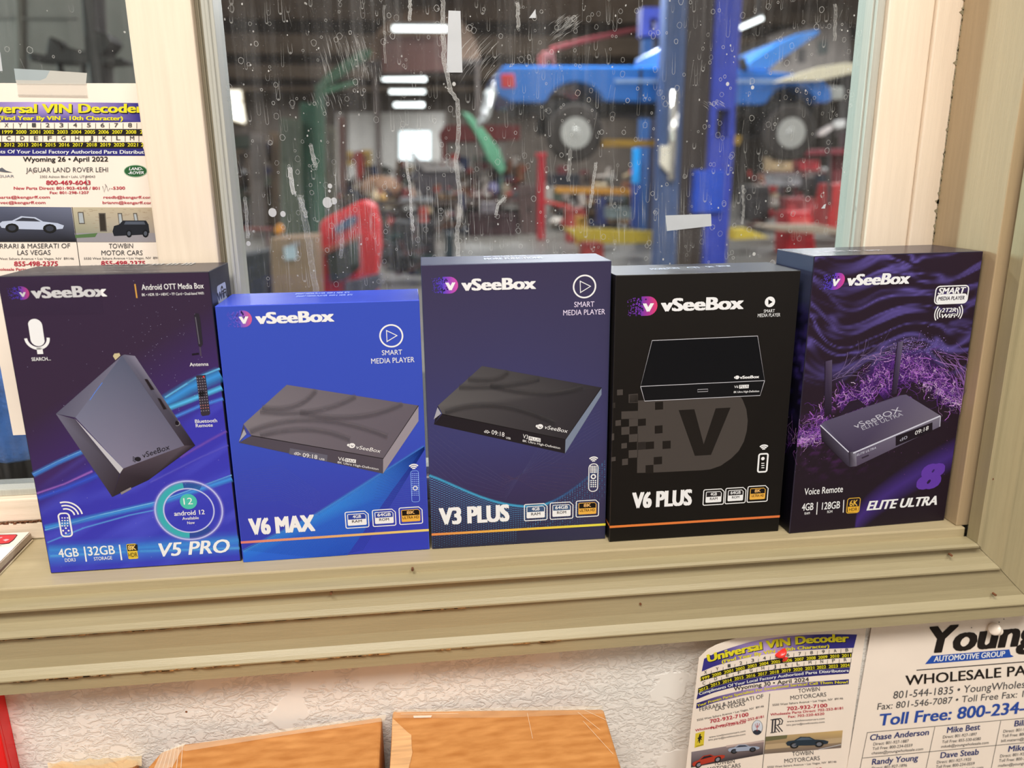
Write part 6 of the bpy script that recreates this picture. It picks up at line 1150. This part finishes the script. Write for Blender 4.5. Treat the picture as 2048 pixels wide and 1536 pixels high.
# floor clutter before the bench: (x0,x1,y0,y1,depth,colour,name,label,category)
for x0, x1, y0, y1, y, c, nm, lb, cat in ((800, 866, 398, 404, 17.2, (176, 180, 184), 'shelf_board', 'pale blue-grey board lying flat before the bench', 'board'), (838, 856, 418, 446, 16.1, (196, 66, 54), 'fuel_can', 'orange-red fuel can under the pale board', 'fuel can'), (786, 870, 448, 510, 13.5, (36, 34, 40), 'battery_charger', 'black wheeled charger on the floor behind the red machine', 'machine'), (892, 908, 470, 560, 11.5, (34, 52, 60), 'jack_stand', 'dark teal upright jack stand in the middle of the floor', 'stand'), (938, 1034, 430, 468, 17.5, (70, 42, 46), 'tool_trolley', 'low maroon trolley on the floor left of the red post', 'trolley'),
        (962, 994, 408, 426, 17.5, (148, 140, 146), 'metal_tray', 'silver metal tray standing on the maroon trolley', 'tray'), (1040, 1076, 372, 462, 17.8, (104, 80, 76), 'drum', 'dusty pink-brown drum against the red post', 'drum'), (1098, 1160, 350, 374, 16.5, (40, 44, 54), 'tyre_stack', 'black stack of tyres above the orange lift arm', 'tyres'), (1136, 1172, 420, 446, 15.5, (176, 60, 56), 'oil_can', 'red oil container under the orange lift arm', 'can'), (1157, 1176, 436, 452, 14.8, (214, 160, 46), 'funnel', 'small yellow funnel beside the red oil container', 'funnel'),
        (1218, 1264, 418, 438, 12.6, (136, 152, 156), 'metal_case', 'grey metal case perched left of the dark blue column', 'case'), (1168, 1208, 488, 520, 10.9, (160, 48, 46), 'floor_jack', 'low red jack on the floor beneath the yellow arms', 'jack'), (1490, 1540, 374, 440, 13.4, (46, 44, 46), 'waste_bin', 'black waste bin right of the bright blue column', 'bin'), (1542, 1586, 316, 343, 15.32, (176, 150, 112), 'shelf_box', 'tan box on the shelf under the front wheel', 'box'), (1544, 1602, 350, 372, 14.8, (140, 140, 142), 'grey_motor', 'pale grey motor resting on the red stand shelf', 'motor'),
        (1600, 1640, 322, 341, 15.32, (170, 44, 52), 'red_case', 'flat red case on the shelf below the front wheel', 'case'), (1575, 1628, 398, 424, 12.9, (186, 74, 78), 'seat_pad', 'faded red seat pad on top of the bright red stand', 'pad'), (1694, 1720, 262, 296, 15.34, (72, 56, 58), 'air_tank', 'dark brown air tank on the red shelf beyond the front wheel', 'tank')):
    item(nm, [(x0, y0), (x1, y0), (x1, y1), (x0, y1)], y, .35, c, lb, cat, y1 > 440, .02, extra=[('cover', [(x0+1, y0-2), (x1-1, y0-2), (x1-1, y0+(y1-y0)*.22), (x0+1, y0+(y1-y0)*.22)], -.03, .41, tuple(int(v*.85) for v in c)), ('handle', [(x0+(x1-x0)*.4, y0+(y1-y0)*.45), (x0+(x1-x0)*.6, y0+(y1-y0)*.45), (x0+(x1-x0)*.6, y0+(y1-y0)*.6), (x0+(x1-x0)*.4, y0+(y1-y0)*.6)], -.02, .03, tuple(int(v*.6) for v in c))])
item('red_stand', [(1577, 424), (1624, 422), (1632, 520), (1572, 520)], 12.4, .5, (204, 34, 44), 'bright red pedestal standing on the floor left of the red cabinet', 'stand', True, .03, extra=[('panel', [(1582, 440), (1618, 438), (1622, 470), (1580, 472)], -.02, .02, (226, 96, 88)), ('panel', [(1576, 478), (1626, 478), (1628, 500), (1574, 502)], -.02, .02, (214, 44, 54))])
item('tool_chest', [(1668, 368), (1742, 366), (1730, 470), (1652, 455)], 13.6, .6, (186, 40, 40), 'tall red tool chest at the right edge of the big pane', 'tool chest', True, .02, extra=[('drawer', [(1680, 378+k*17), (1738-k*2, 377+k*17), (1737-k*2, 390+k*17), (1678-k*2, 391+k*17)], -.02, .02, (200, 60+6*k, 46)) for k in range(4)])
item('shelf_unit', [(1588, 300), (1735, 296), (1735, 306), (1588, 312)], 15.3, .5, (124, 36, 48), 'dark red shelf running right under the pickup front wheel', 'shelf', False, .01, extra=[('upright', [(1664, 306), (1690, 306), (1690, 460), (1664, 460)], .4, .1, (112, 34, 40)), ('upright', [(1590, 310), (1596, 310), (1596, 460), (1590, 460)], .4, .1, (96, 40, 44)), ('lower_shelf', [(1538, 344), (1664, 342), (1664, 348), (1538, 350)], .0, .5, (96, 60, 56))])
item('plank', [(1492, 446), (1520, 450), (1640, 450), (1700, 462), (1690, 470), (1560, 462)], 12.0, .3, (176, 158, 138), 'pale plank lying across behind the bright red pedestal', 'plank', False, .01)
item('grey_van', [(1536, 72), (1580, 56), (1690, 40), (1702, 60), (1704, 150), (1540, 150)], 21, 2.2, (134, 126, 120), 'grey van body behind the raised pickup hood', 'van', False, .05, extra=[('window', [(1596, 98), (1612, 96), (1612, 124), (1596, 126)], -.03, .03, (62, 58, 58)), ('window', [(1566, 110), (1580, 108), (1580, 128), (1566, 130)], -.03, .03, (84, 74, 70)), ('window', [(1636, 84), (1656, 80), (1656, 106), (1636, 110)], -.03, .03, (90, 96, 94)), ('chassis', [(1540, 150), (1704, 150), (1704, 420), (1690, 420), (1690, 160), (1556, 160), (1556, 420), (1540, 420)], .1, .3, (56, 52, 50))])
item('cream_panel', [(1550, 164), (1575, 154), (1640, 134), (1690, 126), (1728, 127), (1733, 133), (1726, 141), (1680, 152), (1640, 161)], 10.75, .12, mat('cream_lacquer', L(250, 238, 206), .3, var=.03), 'long cream blade-shaped panel resting over the pickup front fender', 'panel', False, .01)
item('fixture_panel', [(1340, 15), (1396, 19), (1360, 44), (1340, 52)], 15.5, .1, mat('cream_sheet', L(236, 220, 190), .4, var=.04), 'cream triangular panel standing in for a lit fixture between the two blue columns', 'panel', False, .005, extra=[('rod', [(1364, -60), (1367, -60), (1367, 20), (1364, 20)], .03, .03, (60, 56, 54))])  # plain cream sheet shaped in for a half-hidden ceiling light fixture
item('red_beam', [(1100, 94), (1160, 78), (1290, 50), (1290, 58), (1160, 88), (1104, 104)], 17.5, .2, (126, 40, 48), 'thin red beam sloping up behind the pickup bed', 'beam', False, .01, extra=[('post', [(1078, 112), (1090, 100), (1094, 134), (1080, 136)], -.05, .2, (150, 50, 56)), ('bracket', [(1088, 104), (1108, 102), (1112, 134), (1106, 134), (1102, 116), (1096, 116), (1094, 134), (1088, 134)], -.1, .1, (176, 110, 116)), ('post', [(1284, 54), (1290, 54), (1290, 430), (1284, 430)], .1, .1, (84, 50, 50))])
for i, (pts, c, lb) in enumerate((([(1640, 262), (1662, 250), (1666, 258), (1646, 272), (1636, 272)], (232, 220, 216), 'slim silver pipe end right of the front wheel'), ([(1666, 246), (1676, 240), (1692, 240), (1690, 254), (1672, 258)], (214, 212, 208), 'bright headlamp shell hanging right of the front wheel'))):
    item(('pipe_end', 'headlamp')[i], pts, 12.95, .1, c, lb, ('pipe', 'lamp')[i], False, .01, rough=.2, extra=[('bracket', [(1670, 252), (1674, 252), (1674, 272), (1670, 272)], .06, .05, (70, 64, 62))] if i else [('bracket', [(1655, 258), (1660, 258), (1664, 410), (1658, 410)], .04, .05, (70, 64, 62))])
# ---- behind the small left pane: bench below the window, blue towel, grey partition and a dark machine
mb = MB(); mb.b2((-2.2, .165, -.05), (.2, .62, -.012)); o = tag(link('bench_shelf', mb, mc(62, 60, 60), bevel=.004), 'dark shelf on the garage side under the left pane', 'shelf')
for x in (-2.1, -1.0, .1): mb = MB(); mb.b2((x-.03, .2, ZF), (x+.03, .26, -.05)); link('bracket', mb, mc(50, 48, 48), o)
mb = MB(); NU, NV = 40, 30; vs = []
for j in range(NV+1):
    for i in range(NU+1):
        u, v = i/NU, j/NV; x = -.80+.50*u; y = .19+.30*v; e = min(1, u*6, (1-u)*3.2, v*3+.25, (1-v)*3)
        vs.append(Vector((x, y, -.009+e*(.15+.035*noise.noise((x*9, y*9, 1))+.02*noise.noise((x*30, y*24, 4))))))
mb.mesh(vs, [(j*(NU+1)+i, j*(NU+1)+i+1, (j+1)*(NU+1)+i+1, (j+1)*(NU+1)+i) for j in range(NV) for i in range(NU)], (1, 1, 1, 1))
o = link('towel', mb, mat('blue_terry', L(72, 122, 200), .95, var=.35, scale=30, bump=.8, bscale=300), smooth=True); tag(o, 'crumpled blue towel lying behind the left pane', 'towel')
md = o.modifiers.new('thick', 'SOLIDIFY'); md.thickness = .004
item('partition', [(-400, -80), (400, -80), (400, 330), (-400, 330)], 3.4, .08, (142, 138, 134), 'grey partition wall seen through the small left pane', 'partition', True, .005, extra=[('batten', [(30, -60), (46, -60), (50, 300), (34, 300)], -.02, .03, (98, 90, 82)), ('rail', [(-200, 34), (150, 34), (150, 38), (-200, 38)], -.02, .03, (128, 124, 122))])
item('pillar_drill', [(156, -80), (186, -80), (192, 60), (214, 66), (226, 84), (216, 98), (204, 110), (246, 116), (250, 124), (206, 128), (208, 170), (200, 320), (176, 320), (174, 128), (60, 122), (52, 110), (60, 104), (90, 110), (92, 92), (96, 72), (104, 74), (118, 88), (124, 100), (130, 92), (168, 102)], 3.0, .12, (48, 42, 42), 'dark pillar machine silhouetted behind the small left pane', 'machine', True, .01, extra=[('strut', [(110, 122), (114, 122), (122, 148), (116, 148)], .02, .05, (44, 40, 40)), ('strut', [(160, 122), (165, 122), (164, 150), (160, 150)], .02, .05, (44, 40, 40))])

# ---- jumbles of tools and parts that nobody could count
JCOL = [(52, 46, 46), (74, 60, 54), (96, 76, 62), (60, 64, 72), (40, 38, 42), (120, 96, 72), (92, 44, 46), (150, 146, 142), (70, 78, 66), (128, 84, 60), (168, 150, 120), (46, 56, 84), (176, 60, 54), (190, 180, 170)]
JINK = ink('shop_junk', .6)
def jumble(name, px0, px1, y0, y1, d0, d1, cnt, label, cat, zf, smin=.03, smax=.22, seed=1, cols=None):
    rn = random.Random(seed); mb = MB()
    for k in range(cnt):
        y = rn.uniform(d0, d1); px = rn.uniform(px0, px1); zt = at(px, rn.uniform(y0, y1), y).z; p = at(px, y1, y); z = max(zf+.01, min(zt, p.z+(zt-p.z)*rn.random()))
        c = L(*rn.choice(cols or JCOL)); sz = rn.uniform(smin, smax); t = rn.random()
        if t < .6: mb.box((p.x, y, max(z, zf+sz*.55)), (sz*rn.uniform(.5, 2), sz, sz*rn.uniform(.3, 1)), rn.uniform(0, 3), rn.uniform(-.3, .3), rn.uniform(-.3, .3), c)
        elif t < .8: mb.cyl((p.x, y, max(z, zf+.02)), (p.x+rn.uniform(-.1, .1), y, max(z, zf+.02)+sz*rn.uniform(1, 2)), sz*.35, n=10, col=c)
        else: q = Vector((p.x, y, max(z, zf+sz))); mb.cyl(q, q+Vector((rn.uniform(-1, 1), rn.uniform(-.3, .3), rn.uniform(-.2, .6)))*sz*2, sz*.12, n=8, col=c)
    o = link(name, mb, JINK); tag(o, label, cat); o['kind'] = 'stuff'; return o
jumble('bench_clutter', 580, 1060, 352, 404, 18.56, 18.74, 170, 'jumble of tools and parts covering the long bench', 'clutter', bz+.05, .04, .10, 2)
jumble('bench_clutter', 700, 1050, 310, 404, 24.2, 25.2, 260, 'heap of dark scrap and boxes behind the long bench', 'clutter', ZF, .08, .45, 3)
jumble('floor_clutter', 705, 930, 412, 466, 16.7, 17.1, 80, 'low jumble of parts on the floor in front of the bench', 'clutter', ZF, .05, .2, 4)
jumble('floor_clutter', 450, 640, 250, 470, 22, 25, 220, 'dim heap of stored machinery at the far left of the shop', 'clutter', ZF, .1, .7, 5, [(70, 60, 54), (88, 76, 66), (60, 66, 56), (52, 46, 46), (110, 92, 74), (96, 60, 46), (60, 62, 90)])
jumble('floor_clutter', 770, 860, 430, 545, 9.5, 10.4, 70, 'dark tangle of hoses and parts on the floor behind the red machine', 'clutter', ZF, .03, .16, 6, [(34, 36, 38), (48, 44, 46), (80, 50, 50), (60, 60, 62), (40, 60, 58)])
jumble('floor_clutter', 1480, 1740, 310, 450, 17, 19, 200, 'jumble of red and grey parts stored beyond the pickup front wheel', 'clutter', ZF, .06, .35, 7, JCOL+[(150, 40, 46), (120, 36, 42), (170, 168, 164)])
jumble('floor_clutter', 1112, 1300, 300, 455, 18.8, 20.4, 170, 'dark clutter standing beyond the yellow lift arms', 'clutter', ZF, .06, .4, 8)
